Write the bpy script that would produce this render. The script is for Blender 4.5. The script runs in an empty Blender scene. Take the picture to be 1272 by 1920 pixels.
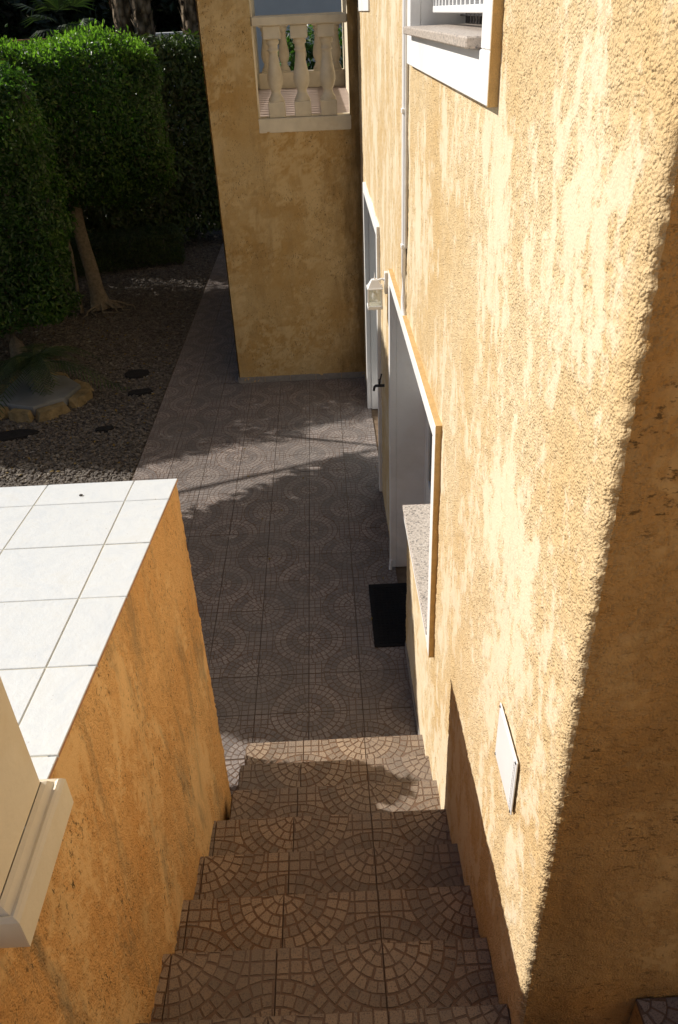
import bpy, math, random
import numpy as np
from mathutils import Matrix, Vector
R = math.radians
random.seed(7)
rng = np.random.default_rng(7)
scene = bpy.context.scene
col = scene.collection

# ------------------------------------------------------------------ camera
cam_d = bpy.data.cameras.new('camera'); cam = bpy.data.objects.new('camera', cam_d); col.objects.link(cam)
cam_d.sensor_fit = 'VERTICAL'; cam_d.sensor_height = 24.0; cam_d.lens = 24.0 * 1465 / 1920
cam_d.clip_start = 0.02; cam_d.clip_end = 1000
_down = Vector((106, 2282, 1465)).normalized()
_y = Vector((-53, -938, 1465)); _y = (_y - _down * _y.dot(_down)).normalized()
_z = -_down; _x = _y.cross(_z)
# rows: world axes expressed in (right, imagedown, forward) camera axes
cr = Vector((_x[0], _y[0], _z[0])); cd = Vector((_x[1], _y[1], _z[1])); cf = Vector((_x[2], _y[2], _z[2]))
m = Matrix.Identity(4)
for i in range(3):
    m[i][0] = cr[i]; m[i][1] = -cd[i]; m[i][2] = -cf[i]
m.translation = Vector((-.5, 0, 4.14))
cam.matrix_world = m
scene.camera = cam

# ------------------------------------------------------------------ sky, sun, exposure
SUN_TO = Vector((-.767, .246, .592)).normalized()
elev = math.asin(SUN_TO.z)
world = bpy.data.worlds.new('World'); scene.world = world; world.use_nodes = True
nt = world.node_tree; nt.nodes.clear()
wo = nt.nodes.new('ShaderNodeOutputWorld'); bg = nt.nodes.new('ShaderNodeBackground'); sk = nt.nodes.new('ShaderNodeTexSky')
sk.sky_type = 'NISHITA'; sk.sun_disc = False; sk.sun_elevation = elev
sk.sun_rotation = math.atan2(SUN_TO.x, SUN_TO.y)
sk.air_density = 1.0; sk.dust_density = 1.0; sk.ozone_density = 1.0
bg.inputs['Strength'].default_value = 0.055
nt.links.new(sk.outputs[0], bg.inputs[0]); nt.links.new(bg.outputs[0], wo.inputs[0])
sun_d = bpy.data.lights.new('sun', 'SUN'); sun = bpy.data.objects.new('sun', sun_d); col.objects.link(sun)
sun_d.energy = 4.6; sun_d.angle = R(.53); sun_d.color = (1.0, .95, .87)
sun.rotation_euler = SUN_TO.to_track_quat('Z', 'Y').to_euler(); sun.location = (-10, 5, 12)
vs = scene.view_settings; vs.view_transform = 'Standard'; vs.look = 'None'; vs.gamma = 1.0; vs.use_curve_mapping = False
vs.exposure = 0.28

# ------------------------------------------------------------------ helpers
def tag(o, label=None, cat=None, group=None, kind=None):
    if label: o['label'] = label
    if cat: o['category'] = cat
    if group: o['group'] = group
    if kind: o['kind'] = kind
    return o

def empty(name, loc=(0, 0, 0), rz=0):
    o = bpy.data.objects.new(name, None); o.location = loc; o.rotation_euler = (0, 0, rz); col.objects.link(o); return o

def link(name, me, parent=None, loc=None, rz=0):
    o = bpy.data.objects.new(name, me); col.objects.link(o)
    if parent is not None: o.parent = parent
    if loc is not None: o.location = loc
    if rz: o.rotation_euler = (0, 0, rz)
    return o

class MB:
    """collects shapes; build() links them as one mesh"""
    def __init__(s): s.v = []; s.f = []; s.m = []; s.sm = []
    def add(s, vs_, fs, mi=0, smooth=False):
        b = len(s.v); s.v += [tuple(p) for p in vs_]
        for f in fs: s.f.append([b + i for i in f]); s.m.append(mi); s.sm.append(smooth)
        return s
    def box(s, x0, x1, y0, y1, z0, z1, mi=0, bev=0.0):
        if bev <= 0:
            v = [(x, y, z) for z in (z0, z1) for y in (y0, y1) for x in (x0, x1)]
            return s.add(v, [(0, 2, 3, 1), (4, 5, 7, 6), (0, 1, 5, 4), (2, 6, 7, 3), (0, 4, 6, 2), (1, 3, 7, 5)], mi)
        # chamfered box: 24 verts
        b = bev; X = (x0, x1); Y = (y0, y1); Z = (z0, z1); v = []; idx = {}
        for i in range(2):
            for j in range(2):
                for k in range(2):
                    sx = b if i == 0 else -b; sy = b if j == 0 else -b; sz = b if k == 0 else -b
                    for a, p in (('x', (X[i], Y[j] + sy, Z[k] + sz)), ('y', (X[i] + sx, Y[j], Z[k] + sz)), ('z', (X[i] + sx, Y[j] + sy, Z[k]))):
                        idx[(i, j, k, a)] = len(v); v.append(p)
        f = []
        for i in range(2):
            f.append([idx[(i, j, k, 'x')] for j, k in ((0, 0), (0, 1), (1, 1), (1, 0))][::(1 if i == 0 else -1)])
            f.append([idx[(j, i, k, 'y')] for j, k in ((0, 0), (0, 1), (1, 1), (1, 0))][::(-1 if i == 0 else 1)])
            f.append([idx[(j, k, i, 'z')] for j, k in ((0, 0), (0, 1), (1, 1), (1, 0))][::(1 if i == 0 else -1)])
        for i in range(2):
            for j in range(2):
                f.append([idx[(i, j, 0, 'x')], idx[(i, j, 1, 'x')], idx[(i, j, 1, 'y')], idx[(i, j, 0, 'y')]])
                f.append([idx[(i, 0, j, 'x')], idx[(i, 1, j, 'x')], idx[(i, 1, j, 'z')], idx[(i, 0, j, 'z')]])
                f.append([idx[(0, i, j, 'y')], idx[(1, i, j, 'y')], idx[(1, i, j, 'z')], idx[(0, i, j, 'z')]])
                for k in range(2):
                    f.append([idx[(i, j, k, 'x')], idx[(i, j, k, 'y')], idx[(i, j, k, 'z')]]) if False else None
        for i in range(2):
            for j in range(2):
                for k in range(2):
                    f.append([idx[(i, j, k, 'x')], idx[(i, j, k, 'y')], idx[(i, j, k, 'z')]])
        return s.add(v, f, mi)
    def prism(s, poly, z0, z1, mi=0, top_scale=None):
        n = len(poly)
        v = [(x, y, z0) for x, y in poly] + [(x, y, z1) for x, y in (top_scale or poly)]
        f = [list(range(n))[::-1], list(range(n, 2 * n))] + [(i, (i + 1) % n, n + (i + 1) % n, n + i) for i in range(n)]
        return s.add(v, f, mi)
    def tube(s, pts, rad, seg=10, mi=0, caps=True):
        pts = [Vector(p) for p in pts]; n = len(pts)
        if not hasattr(rad, '__len__'): rad = [rad] * n
        rings = []; v = []
        up = Vector((0, 0, 1))
        for i, p in enumerate(pts):
            t = (pts[min(i + 1, n - 1)] - pts[max(i - 1, 0)]).normalized()
            a = t.cross(up)
            if a.length < 1e-3: a = t.cross(Vector((0, 1, 0)))
            a.normalize(); b = t.cross(a)
            for k in range(seg):
                an = 2 * math.pi * k / seg
                v.append(p + (a * math.cos(an) + b * math.sin(an)) * rad[i])
        f = [(i * seg + k, i * seg + (k + 1) % seg, (i + 1) * seg + (k + 1) % seg, (i + 1) * seg + k) for i in range(n - 1) for k in range(seg)]
        s.add(v, f, mi, True)
        if caps:
            s.add(v[:seg], [list(range(seg))], mi); s.add(v[-seg:], [list(range(seg))[::-1]], mi)
        return s
    def lathe(s, prof, c=(0, 0), seg=20, mi=0, smooth=True):
        v = []; n = len(prof)
        for r, z in prof:
            for k in range(seg):
                a = 2 * math.pi * k / seg; v.append((c[0] + r * math.cos(a), c[1] + r * math.sin(a), z))
        f = [(i * seg + k, i * seg + (k + 1) % seg, (i + 1) * seg + (k + 1) % seg, (i + 1) * seg + k) for i in range(n - 1) for k in range(seg)]
        s.add(v, f, mi, smooth)
        s.add(v[:seg], [list(range(seg))[::-1]], mi); s.add(v[-seg:], [list(range(seg))], mi)
        return s
    def mesh(s, name, mats):
        me = bpy.data.meshes.new(name); me.from_pydata(s.v, [], s.f)
        for mt in (mats if isinstance(mats, (list, tuple)) else [mats]): me.materials.append(mt)
        me.polygons.foreach_set('material_index', s.m); me.polygons.foreach_set('use_smooth', s.sm)
        me.update(); return me
    def build(s, name, mats, parent=None, loc=None, rz=0):
        return link(name, s.mesh(name, mats), parent, loc, rz)

def np_mesh(name, V, F, mats, smooth=False, fattr=None, vattr=None):
    V = np.asarray(V, np.float32); F = np.asarray(F, np.int32)
    me = bpy.data.meshes.new(name); k = F.shape[1]
    me.vertices.add(len(V)); me.vertices.foreach_set('co', V.ravel())
    me.loops.add(F.size); me.loops.foreach_set('vertex_index', F.ravel())
    me.polygons.add(len(F)); me.polygons.foreach_set('loop_start', np.arange(0, F.size, k, dtype=np.int32))
    me.polygons.foreach_set('loop_total', np.full(len(F), k, np.int32))
    me.polygons.foreach_set('use_smooth', np.full(len(F), smooth))
    for mt in (mats if isinstance(mats, (list, tuple)) else [mats]): me.materials.append(mt)
    for n_, a in (fattr or {}).items():
        at = me.attributes.new(n_, 'FLOAT', 'FACE'); at.data.foreach_set('value', np.asarray(a, np.float32))
    for n_, a in (vattr or {}).items():
        at = me.attributes.new(n_, 'FLOAT', 'POINT'); at.data.foreach_set('value', np.asarray(a, np.float32))
    me.update(calc_edges=True); return me

def _h(ix, iy, iz, seed):
    n = (ix * 374761393 + iy * 668265263 + iz * 1274126177 + seed * 362437) & 0xffffffff
    n = ((n ^ (n >> 13)) * 1274126177) & 0xffffffff
    n = ((n ^ (n >> 16)) * 2246822519) & 0xffffffff
    return ((n ^ (n >> 15)) & 0xffffff) / float(0xffffff)

def vnoise(P, freq, seed=0):
    """3-D value noise in 0..1; freq scalar or per axis"""
    Q = np.asarray(P, np.float64) * np.asarray(freq, np.float64) + 1000.5
    I = np.floor(Q).astype(np.int64); f = Q - I; f = f * f * (3 - 2 * f); r = 0
    for a in (0, 1):
        for b in (0, 1):
            for c in (0, 1):
                w = (f[:, 0] if a else 1 - f[:, 0]) * (f[:, 1] if b else 1 - f[:, 1]) * (f[:, 2] if c else 1 - f[:, 2])
                r = r + w * _h(I[:, 0] + a, I[:, 1] + b, I[:, 2] + c, seed)
    return r

def sstep(a, b, x): t = np.clip((x - a) / (b - a), 0, 1); return t * t * (3 - 2 * t)

# ------------------------------------------------------------------ materials
class NT:
    def __init__(s, name):
        s.m = bpy.data.materials.new(name); s.m.use_nodes = True; s.t = s.m.node_tree; s.t.nodes.clear()
        s.out = s.t.nodes.new('ShaderNodeOutputMaterial')
    def n(s, typ, **kw):
        nd = s.t.nodes.new(typ)
        for k, v in kw.items():
            if k.startswith('_'): setattr(nd, k[1:], v)
        return nd
    def l(s, a, b): s.t.links.new(a, b)
    def coord(s, scale=(1, 1, 1), kind='Object'):
        tc = s.n('ShaderNodeTexCoord'); mp = s.n('ShaderNodeMapping'); mp.inputs['Scale'].default_value = scale
        s.l(tc.outputs[kind], mp.inputs['Vector']); return mp.outputs[0]
    def geo(s, scale=(1, 1, 1)):
        g = s.n('ShaderNodeNewGeometry'); mp = s.n('ShaderNodeMapping'); mp.inputs['Scale'].default_value = scale
        s.l(g.outputs['Position'], mp.inputs['Vector']); return mp.outputs[0]
    def noise(s, vec, scale, detail=3, rough=.6, dist=0):
        nd = s.n('ShaderNodeTexNoise'); nd.inputs['Scale'].default_value = scale; nd.inputs['Detail'].default_value = detail
        nd.inputs['Roughness'].default_value = rough; nd.inputs['Distortion'].default_value = dist; s.l(vec, nd.inputs['Vector']); return nd.outputs['Fac']
    def voro(s, vec, scale, feature='F1'):
        nd = s.n('ShaderNodeTexVoronoi'); nd.feature = feature; nd.inputs['Scale'].default_value = scale; s.l(vec, nd.inputs['Vector']); return nd
    def ramp(s, fac, stops):
        nd = s.n('ShaderNodeValToRGB'); e = nd.color_ramp.elements
        while len(e) > 1: e.remove(e[-1])
        e[0].position = stops[0][0]; e[0].color = tuple(stops[0][1]) + (1,) if len(stops[0][1]) == 3 else stops[0][1]
        for p, c in stops[1:]:
            x = e.new(p); x.color = tuple(c) + (1,)
        s.l(fac, nd.inputs[0]); return nd.outputs[0]
    def bw(s, fac, a, b): return s.ramp(fac, [(a, (0, 0, 0)), (b, (1, 1, 1))])
    def mix(s, fac, a, b, mode='MIX'):
        nd = s.n('ShaderNodeMix'); nd.data_type = 'RGBA'; nd.blend_type = mode
        if isinstance(fac, (int, float)): nd.inputs[0].default_value = fac
        else: s.l(fac, nd.inputs[0])
        for k, c in ((6, a), (7, b)):
            if isinstance(c, (tuple, list)): nd.inputs[k].default_value = tuple(c[:3]) + (1,)
            else: s.l(c, nd.inputs[k])
        return nd.outputs[2]
    def math(s, op, a, b=0.0, clamp=False):
        nd = s.n('ShaderNodeMath'); nd.operation = op; nd.use_clamp = clamp
        for k, c in ((0, a), (1, b)):
            if isinstance(c, (int, float)): nd.inputs[k].default_value = c
            else: s.l(c, nd.inputs[k])
        return nd.outputs[0]
    def attr(s, name):
        nd = s.n('ShaderNodeAttribute'); nd.attribute_name = name; return nd.outputs['Fac']
    def bump(s, h, dist=.01, strength=1.0, normal=None):
        nd = s.n('ShaderNodeBump'); nd.inputs['Distance'].default_value = dist; nd.inputs['Strength'].default_value = strength
        s.l(h, nd.inputs['Height'])
        if normal is not None: s.l(normal, nd.inputs['Normal'])
        return nd.outputs[0]
    def done(s, colr, rough=.8, normal=None, metal=0, spec=.3):
        p = s.n('ShaderNodeBsdfPrincipled')
        if isinstance(colr, (tuple, list)): p.inputs['Base Color'].default_value = tuple(colr[:3]) + (1,)
        else: s.l(colr, p.inputs['Base Color'])
        if isinstance(rough, (int, float)): p.inputs['Roughness'].default_value = rough
        else: s.l(rough, p.inputs['Roughness'])
        p.inputs['Metallic'].default_value = metal; p.inputs['Specular IOR Level'].default_value = spec
        if normal is not None: s.l(normal, p.inputs['Normal'])
        s.l(p.outputs[0], s.out.inputs[0]); s.p = p; return s.m

def mat_plain(name, c, rough=.6, var=.12, scale=9, spec=.3, bump=.0, metal=0, dirt=None):
    t = NT(name); v = t.geo()
    n1 = t.noise(v, scale, 4)
    a = tuple(x * (1 - var) for x in c); b = tuple(min(1, x * (1 + var)) for x in c)
    cc = t.ramp(n1, [(.3, a), (.7, b)])
    if dirt:
        d = t.bw(t.noise(v, scale * .35, 5, .7), .52, .75); cc = t.mix(t.math('MULTIPLY', d, .7), cc, dirt)
    nm = None
    if bump: nm = t.bump(t.noise(v, scale * 12, 4), bump)
    return t.done(cc, rough, nm, metal, spec)

def mat_stucco(name, rough_c, deep_c, pale_c, stain_c, stain_amt=.5, streak=.35, patch=.0, patch_c=(.3, .2, .1), gb=.0060, spk=(1, 1, .5), corner_stain=False):
    """granular render; vertex attribute 'sm' (0 rough .. 1 trowelled flat)"""
    t = NT(name); v = t.geo(); sm = t.attr('sm')
    big = t.noise(v, 1.3, 5, .65)
    gr = t.noise(v, 210, 3, .7)
    c = t.mix(t.bw(big, .35, .68), rough_c, deep_c)
    # shade in the granular pits, painted as a deeper colour
    pit = t.bw(t.noise(v, 135, 3, .65), .36, .52)
    c = t.mix(t.math('MULTIPLY', t.math('SUBTRACT', 1.0, pit), .55), c, deep_c)
    c = t.mix(t.math('MULTIPLY', sm, .66), c, pale_c)
    vs_ = t.geo((4.2, 4.2, .55))
    sk_ = t.bw(t.noise(vs_, 1.8, 5, .7), .52, .72)
    c = t.mix(t.math('MULTIPLY', sk_, streak), c, stain_c)
    # scattered dark specks, clustered
    sp = t.math('MULTIPLY', t.bw(t.noise(t.geo(spk), 75, 3, .75), .57, .66), t.bw(t.noise(v, 3.2, 4, .7), .42, .60))
    c = t.mix(t.math('MULTIPLY', sp, stain_amt), c, tuple(x * .35 for x in stain_c))
    if patch:
        pm = t.math('MULTIPLY', t.bw(t.noise(t.geo((3.1, 3.1, .75)), 1.1, 6, .72, .6), .53, .70), patch)
        c = t.mix(pm, c, patch_c)
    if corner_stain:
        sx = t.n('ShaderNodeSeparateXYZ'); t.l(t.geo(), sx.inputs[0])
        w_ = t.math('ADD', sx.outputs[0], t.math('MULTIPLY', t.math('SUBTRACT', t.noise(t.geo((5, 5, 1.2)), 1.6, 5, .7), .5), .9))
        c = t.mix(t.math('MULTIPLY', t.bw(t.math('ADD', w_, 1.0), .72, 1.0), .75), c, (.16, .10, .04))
    rg = t.math('SUBTRACT', 1.0, t.math('MULTIPLY', sm, .75))
    vg = t.voro(v, 150); vg.inputs['Randomness'].default_value = 1.0
    h = t.math('MULTIPLY', t.math('ADD', t.math('MULTIPLY', t.math('SUBTRACT', .8, vg.outputs['Distance']), t.bw(t.noise(v, 60, 3, .6), .3, .6)), t.math('MULTIPLY', gr, .4)), rg)
    nm = t.bump(h, gb, 1.0)
    return t.done(c, .92, nm, 0, .12)

M = {}
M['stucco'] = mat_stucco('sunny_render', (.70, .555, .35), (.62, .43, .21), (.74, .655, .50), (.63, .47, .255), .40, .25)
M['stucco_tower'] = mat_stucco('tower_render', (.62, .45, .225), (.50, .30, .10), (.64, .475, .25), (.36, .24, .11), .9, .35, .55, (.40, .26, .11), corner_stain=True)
M['stucco_stair'] = mat_stucco('stair_wall_render', (.80, .495, .22), (.66, .345, .12), (.79, .54, .27), (.46, .30, .14), 1.0, .40, .85, (.25, .20, .125))
M['stucco_corner'] = mat_stucco('corner_shade_render', (.66, .44, .20), (.55, .31, .105), (.68, .47, .22), (.38, .24, .105), .85, .35, .5, (.36, .22, .09), .0065, (.45, .45, 1))  # same paint as the main wall, warm brown shade put into the colour
M['white_paint'] = mat_plain('white_paint', (.80, .79, .77), .6, .04, 5, .3, .001, dirt=(.66, .63, .57))
M['white_metal'] = mat_plain('white_enamel', (.80, .80, .80), .35, .03, 6, .5)
M['cream'] = mat_plain('cream_cast_stone', (.68, .60, .46), .75, .10, 6, .25, .0008, dirt=(.52, .40, .24))
M['pedestal'] = mat_plain('cream_paint', (.76, .685, .55), .65, .07, 4, .3, .0010, dirt=(.66, .53, .34))
M['grout'] = mat_plain('yellowed_grout', (.56, .53, .44), .9, .2, 20)
M['earth'] = mat_plain('earth', (.075, .060, .048), .95, .35, 4, .1, .02)
M['conc'] = mat_plain('mortar', (.17, .12, .08), .95, .2, 14, .1, .003)
M['black'] = mat_plain('black_rubber', (.012, .012, .013), .85, .3, 60, .2, .002)
M['darkmetal'] = mat_plain('dark_metal', (.06, .06, .065), .45, .25, 30, .5, 0, .6)
M['dark_frame'] = mat_plain('dark_frame', (.05, .04, .035), .5, .2, 20, .4)
M['room'] = mat_plain('dim_room', (.10, .10, .11), .9, .1, 3)
M['terracotta'] = mat_plain('terracotta', (.40, .19, .10), .8, .2, 12, .2, .002)
M['white_wall'] = mat_plain('white_wall', (.74, .74, .72), .85, .05, 2, .2, .002)
M['bark'] = mat_plain('pale_bark', (.26, .22, .17), .9, .3, 22, .1, .006)
M['stone'] = mat_plain('ochre_stone', (.34, .26, .14), .9, .35, 9, .15, .012, dirt=(.20, .15, .08))
M['slate'] = mat_plain('dark_slate', (.022, .021, .022), .8, .3, 18, .2, .004)
M['pot'] = mat_plain('grey_pot', (.19, .18, .165), .8, .15, 14, .2, .002)
M['timber'] = mat_plain('timber', (.20, .13, .08), .85, .25, 20, .1, .004)
M['clay_edge'] = mat_plain('clay_edge', (.44, .24, .14), .9, .2, 30, .1)
M['ochre_edge'] = mat_plain('ochre_edge_paint', (.62, .42, .19), .85, .12, 25, .2, .003)
M['skirt'] = mat_plain('skirting_tile', (.26, .235, .215), .6, .15, 25, .3, .0008)
M['pale_grout'] = mat_plain('pale_mortar', (.62, .57, .50), .9, .1, 20, .1, .002)

def mat_captile():
    t = NT('white_glazed_tile'); v = t.geo()
    w = t.noise(t.geo((3, 3, 3)), 2.2, 6, .7, 1.5)
    c = t.ramp(w, [(.3, (.60, .635, .67)), (.55, (.66, .685, .70)), (.75, (.63, .64, .63))])
    oi = t.n('ShaderNodeObjectInfo'); c = t.mix(t.math('MULTIPLY', oi.outputs['Random'], .10), c, (.55, .57, .59))
    sp = t.bw(t.noise(v, 55, 2, .5), .74, .78); c = t.mix(t.math('MULTIPLY', sp, .5), c, (.30, .25, .20))
    nm = t.bump(t.noise(v, 14, 5, .7), .0035)
    return t.done(c, .5, nm, 0, .35)
M['captile'] = mat_captile()

def mat_granite():
    t = NT('pink_granite'); v = t.geo()
    a = t.noise(v, 90, 3, .7); b = t.noise(v, 60, 2, .6)
    c = t.ramp(a, [(.36, (.12, .11, .105)), (.44, (.46, .39, .33)), (.60, (.60, .52, .45)), (.70, (.66, .61, .56))])
    c = t.mix(t.bw(b, .62, .70), c, (.20, .19, .19))
    return t.done(c, .4, None, 0, .4)
M['granite'] = mat_granite()

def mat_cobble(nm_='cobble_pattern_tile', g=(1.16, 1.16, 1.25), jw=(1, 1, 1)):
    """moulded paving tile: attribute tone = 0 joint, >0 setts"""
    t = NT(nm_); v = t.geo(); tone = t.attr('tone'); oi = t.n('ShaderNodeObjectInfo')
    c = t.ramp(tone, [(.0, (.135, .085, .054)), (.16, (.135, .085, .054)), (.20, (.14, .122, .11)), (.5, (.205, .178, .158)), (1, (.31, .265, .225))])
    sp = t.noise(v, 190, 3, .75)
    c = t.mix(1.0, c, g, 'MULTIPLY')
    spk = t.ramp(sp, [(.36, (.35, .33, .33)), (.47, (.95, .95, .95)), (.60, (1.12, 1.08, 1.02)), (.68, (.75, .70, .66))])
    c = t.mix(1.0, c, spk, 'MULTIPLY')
    w = t.noise(v, 1.6, 5, .7)
    c = t.mix(t.math('MULTIPLY', t.bw(w, .45, .75), .5), c, (.22, .205, .195))
    c = t.mix(t.math('MULTIPLY', oi.outputs['Random'], .38), c, (.14, .122, .11))
    d = t.noise(v, 7, 5, .75); c = t.mix(t.math('MULTIPLY', t.bw(d, .60, .78), .4), c, (.085, .065, .05))
    nm = t.bump(t.noise(v, 160, 4, .7), .0016)
    ro = t.ramp(w, [(.35, (.50, .50, .50)), (.7, (.68, .68, .68))])
    return t.done(c, ro, nm, 0, .35)
M['cobble'] = mat_cobble(); M['cobble_step'] = mat_cobble('bounce_tinted_step_tile', (1.42, 1.22, .98))  # step tile tint includes the warm bounce light from the wall

def mat_leaf(name, stops, trans=.35, rough=.38, spec=.5):
    t = NT(name); r = t.attr('rnd'); c = t.ramp(r, stops)
    p = t.n('ShaderNodeBsdfPrincipled'); t.l(c, p.inputs['Base Color']); p.inputs['Roughness'].default_value = rough
    p.inputs['Specular IOR Level'].default_value = spec
    tr = t.n('ShaderNodeBsdfTranslucent'); t.l(t.mix(1.0, c, (1.5, 1.9, .7), 'MULTIPLY'), tr.inputs[0])
    mx = t.n('ShaderNodeMixShader'); mx.inputs[0].default_value = trans
    t.l(p.outputs[0], mx.inputs[1]); t.l(tr.outputs[0], mx.inputs[2]); t.l(mx.outputs[0], t.out.inputs[0]); return t.m
M['leaf'] = mat_leaf('ficus_leaf', [(0, (.025, .022, .012)), (.06, (.020, .045, .012)), (.5, (.035, .085, .016)), (.9, (.08, .16, .026)), (1, (.14, .20, .04))], .45)
M['leaf_sunlit'] = mat_leaf('sunlit_ficus_leaf', [(0, (.06, .12, .02)), (.5, (.11, .20, .03)), (1, (.18, .27, .05))], .55, .35)  # brighter copy of the ficus leaf, sunlit glow put into its colour
M['leaf_low'] = mat_leaf('box_hedge_leaf', [(0, (.045, .04, .015)), (.5, (.045, .075, .018)), (1, (.08, .11, .025))], .25, .5)
M['leaf_dark'] = mat_leaf('dark_foliage', [(0, (.012, .016, .010)), (.6, (.022, .040, .016)), (1, (.05, .07, .025))], .2, .5)
M['frond'] = mat_leaf('frond', [(0, (.03, .045, .02)), (.6, (.045, .075, .028)), (1, (.09, .10, .04))], .25, .45)

def mat_palm():
    t = NT('palm_bark'); v = t.coord((1, 1, 1)); vo = t.voro(t.coord((6, 6, 3.4)), 1.6)
    n1 = t.noise(v, 9, 5, .7)
    c = t.ramp(t.math('ADD', vo.outputs['Distance'], t.math('MULTIPLY', n1, .4)), [(.25, (.34, .27, .20)), (.6, (.20, .15, .10)), (.95, (.06, .045, .03))])
    nm = t.bump(t.math('SUBTRACT', t.math('MULTIPLY', n1, .5), vo.outputs['Distance']), .06)
    return t.done(c, .95, nm, 0, .1)
M['palm'] = mat_palm()

def mat_gravel(base, name):
    t = NT(name); v = t.geo(); vo = t.voro(v, 38)
    c = t.ramp(vo.outputs['Color'], [(.0, tuple(x * .45 for x in base)), (.5, base), (1, tuple(x * 1.9 for x in base))])
    c = t.mix(t.math('MULTIPLY', t.bw(t.noise(v, 2.1, 5, .7), .5, .7), .5), c, (.05, .035, .025))
    nm = t.bump(t.math('SUBTRACT', 1.0, vo.outputs['Distance']), .02)
    return t.done(c, .9, nm, 0, .15)
M['gravel'] = mat_gravel((.14, .122, .106), 'gravel')

def mat_pebble():
    t = NT('pebble'); r = t.attr('rnd')
    c = t.ramp(r, [(0, (.07, .06, .054)), (.45, (.165, .145, .128)), (.8, (.22, .19, .155)), (.95, (.32, .295, .26)), (1, (.42, .40, .37))])
    return t.done(c, .85, None, 0, .2)
M['pebble'] = mat_pebble()

def mat_glass():
    t = NT('window_glass'); fr = t.n('ShaderNodeFresnel'); fr.inputs[0].default_value = 1.5
    tr = t.n('ShaderNodeBsdfTransparent'); tr.inputs[0].default_value = (.8, .85, .85, 1); gl = t.n('ShaderNodeBsdfGlossy'); gl.inputs['Roughness'].default_value = .02
    mx = t.n('ShaderNodeMixShader'); t.l(fr.outputs[0], mx.inputs[0]); t.l(tr.outputs[0], mx.inputs[1]); t.l(gl.outputs[0], mx.inputs[2]); t.l(mx.outputs[0], t.out.inputs[0]); return t.m
M['glass'] = mat_glass()
def mat_lampglass():
    t = NT('frosted_lantern_glass'); p = t.n('ShaderNodeBsdfPrincipled'); p.inputs['Base Color'].default_value = (.78, .80, .68, 1); p.inputs['Roughness'].default_value = .3
    tr = t.n('ShaderNodeBsdfTransparent'); mx = t.n('ShaderNodeMixShader'); mx.inputs[0].default_value = .55
    t.l(p.outputs[0], mx.inputs[1]); t.l(tr.outputs[0], mx.inputs[2]); t.l(mx.outputs[0], t.out.inputs[0]); return t.m
M['lampglass'] = mat_lampglass()

# ------------------------------------------------------------------ stucco surfaces (real granular relief)
def smooth_mask(P, thr=.55, zs=.55):
    Q = P.copy(); wv = (vnoise(P, 7, 31) - .5) * .09 + (vnoise(P, 22, 32) - .5) * .03
    Q[:, 0] += wv; Q[:, 1] += wv
    n0 = vnoise(Q, (4.0, 4.0, 2.3), 10); n1 = vnoise(Q, (12, 12, 6.0 * zs), 11); n2 = vnoise(Q, (29, 29, 15 * zs), 12); n3 = vnoise(P, (95, 95, 70), 13)
    return sstep(thr - .045, thr + .085, .36 * n0 + .24 * n1 + .21 * n2 + .19 * n3)

def relief(P, sm, amp=1.0):
    g = vnoise(P, 75, 1) * .0075 + vnoise(P, 140, 2) * .0035 + vnoise(P, 24, 3) * .0040
    lump = vnoise(P, 6, 4) * .007
    return (g * (1 - .80 * sm) + lump + .0055 * sm) * amp

class Stucco:
    def __init__(s): s.V = []; s.F = []; s.S = []; s.n = 0
    def grid(s, u, v, fn, amp=1.0, thr=.50, zs=.85):
        """fn(U,V)->P,N"""
        U, W = np.meshgrid(u, v, indexing='ij'); P, N = fn(U.ravel(), W.ravel())
        sm = smooth_mask(P, thr, zs)
        if fn is wrap: sm = sm * sstep(.02, .09, np.abs(U.ravel()))
        rl = relief(P, sm, amp)
        if fn is wrap: e_ = 1 - sstep(.004, .03, np.abs(U.ravel())); rl = rl + e_ * ((vnoise(P, 95, 41) - .5) * .009 + (vnoise(P, 170, 42) - .5) * .006)
        Q = P + N * rl[:, None]
        a, b = len(u), len(v); I = np.arange(a * b).reshape(a, b)
        F = np.stack([I[:-1, :-1], I[1:, :-1], I[1:, 1:], I[:-1, 1:]], -1).reshape(-1, 4) + s.n
        s.V.append(Q); s.F.append(F); s.S.append(sm); s.n += len(Q)
    def build(s, name, mat, parent=None):
        return link(name, np_mesh(name, np.concatenate(s.V), np.concatenate(s.F), mat, True, None, {'sm': np.concatenate(s.S)}), parent)

def lin(a, b, step): return np.linspace(a, b, max(2, int(math.ceil(abs(b - a) / step)) + 1))

# ------------------------------------------------------------------ ground
g = MB().add([(-300, -300, -.08), (300, -300, -.08), (300, 300, -.08), (-300, 300, -.08)], [(0, 1, 2, 3)]).build('ground', M['earth'])
tag(g, 'dark bare earth under and beyond the garden', 'ground', kind='structure')
g = MB().add([(-14, 2.96, -.035), (-2.665, 2.96, -.035), (-2.665, 26, -.035), (-14, 26, -.035)], [(0, 1, 2, 3)]).build('gravel_bed', M['gravel'])
tag(g, 'dark gravel bed between the paved path and the hedges', 'ground', kind='structure')

# ------------------------------------------------------------------ paving tiles with moulded setts
TS = .38
def clip_poly(poly, x0, x1, y0, y1):
    for ax, lim, sgn in ((0, x0, 1), (0, x1, -1), (1, y0, 1), (1, y1, -1)):
        out = []; n = len(poly)
        for i in range(n):
            a, b = poly[i], poly[(i + 1) % n]
            da, db = sgn * (a[ax] - lim), sgn * (b[ax] - lim)
            if da >= 0: out.append(a)
            if da * db < 0:
                t = da / (da - db); out.append((a[0] + (b[0] - a[0]) * t, a[1] + (b[1] - a[1]) * t))
        poly = out
        if len(poly) < 3: return []
    return poly

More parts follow.
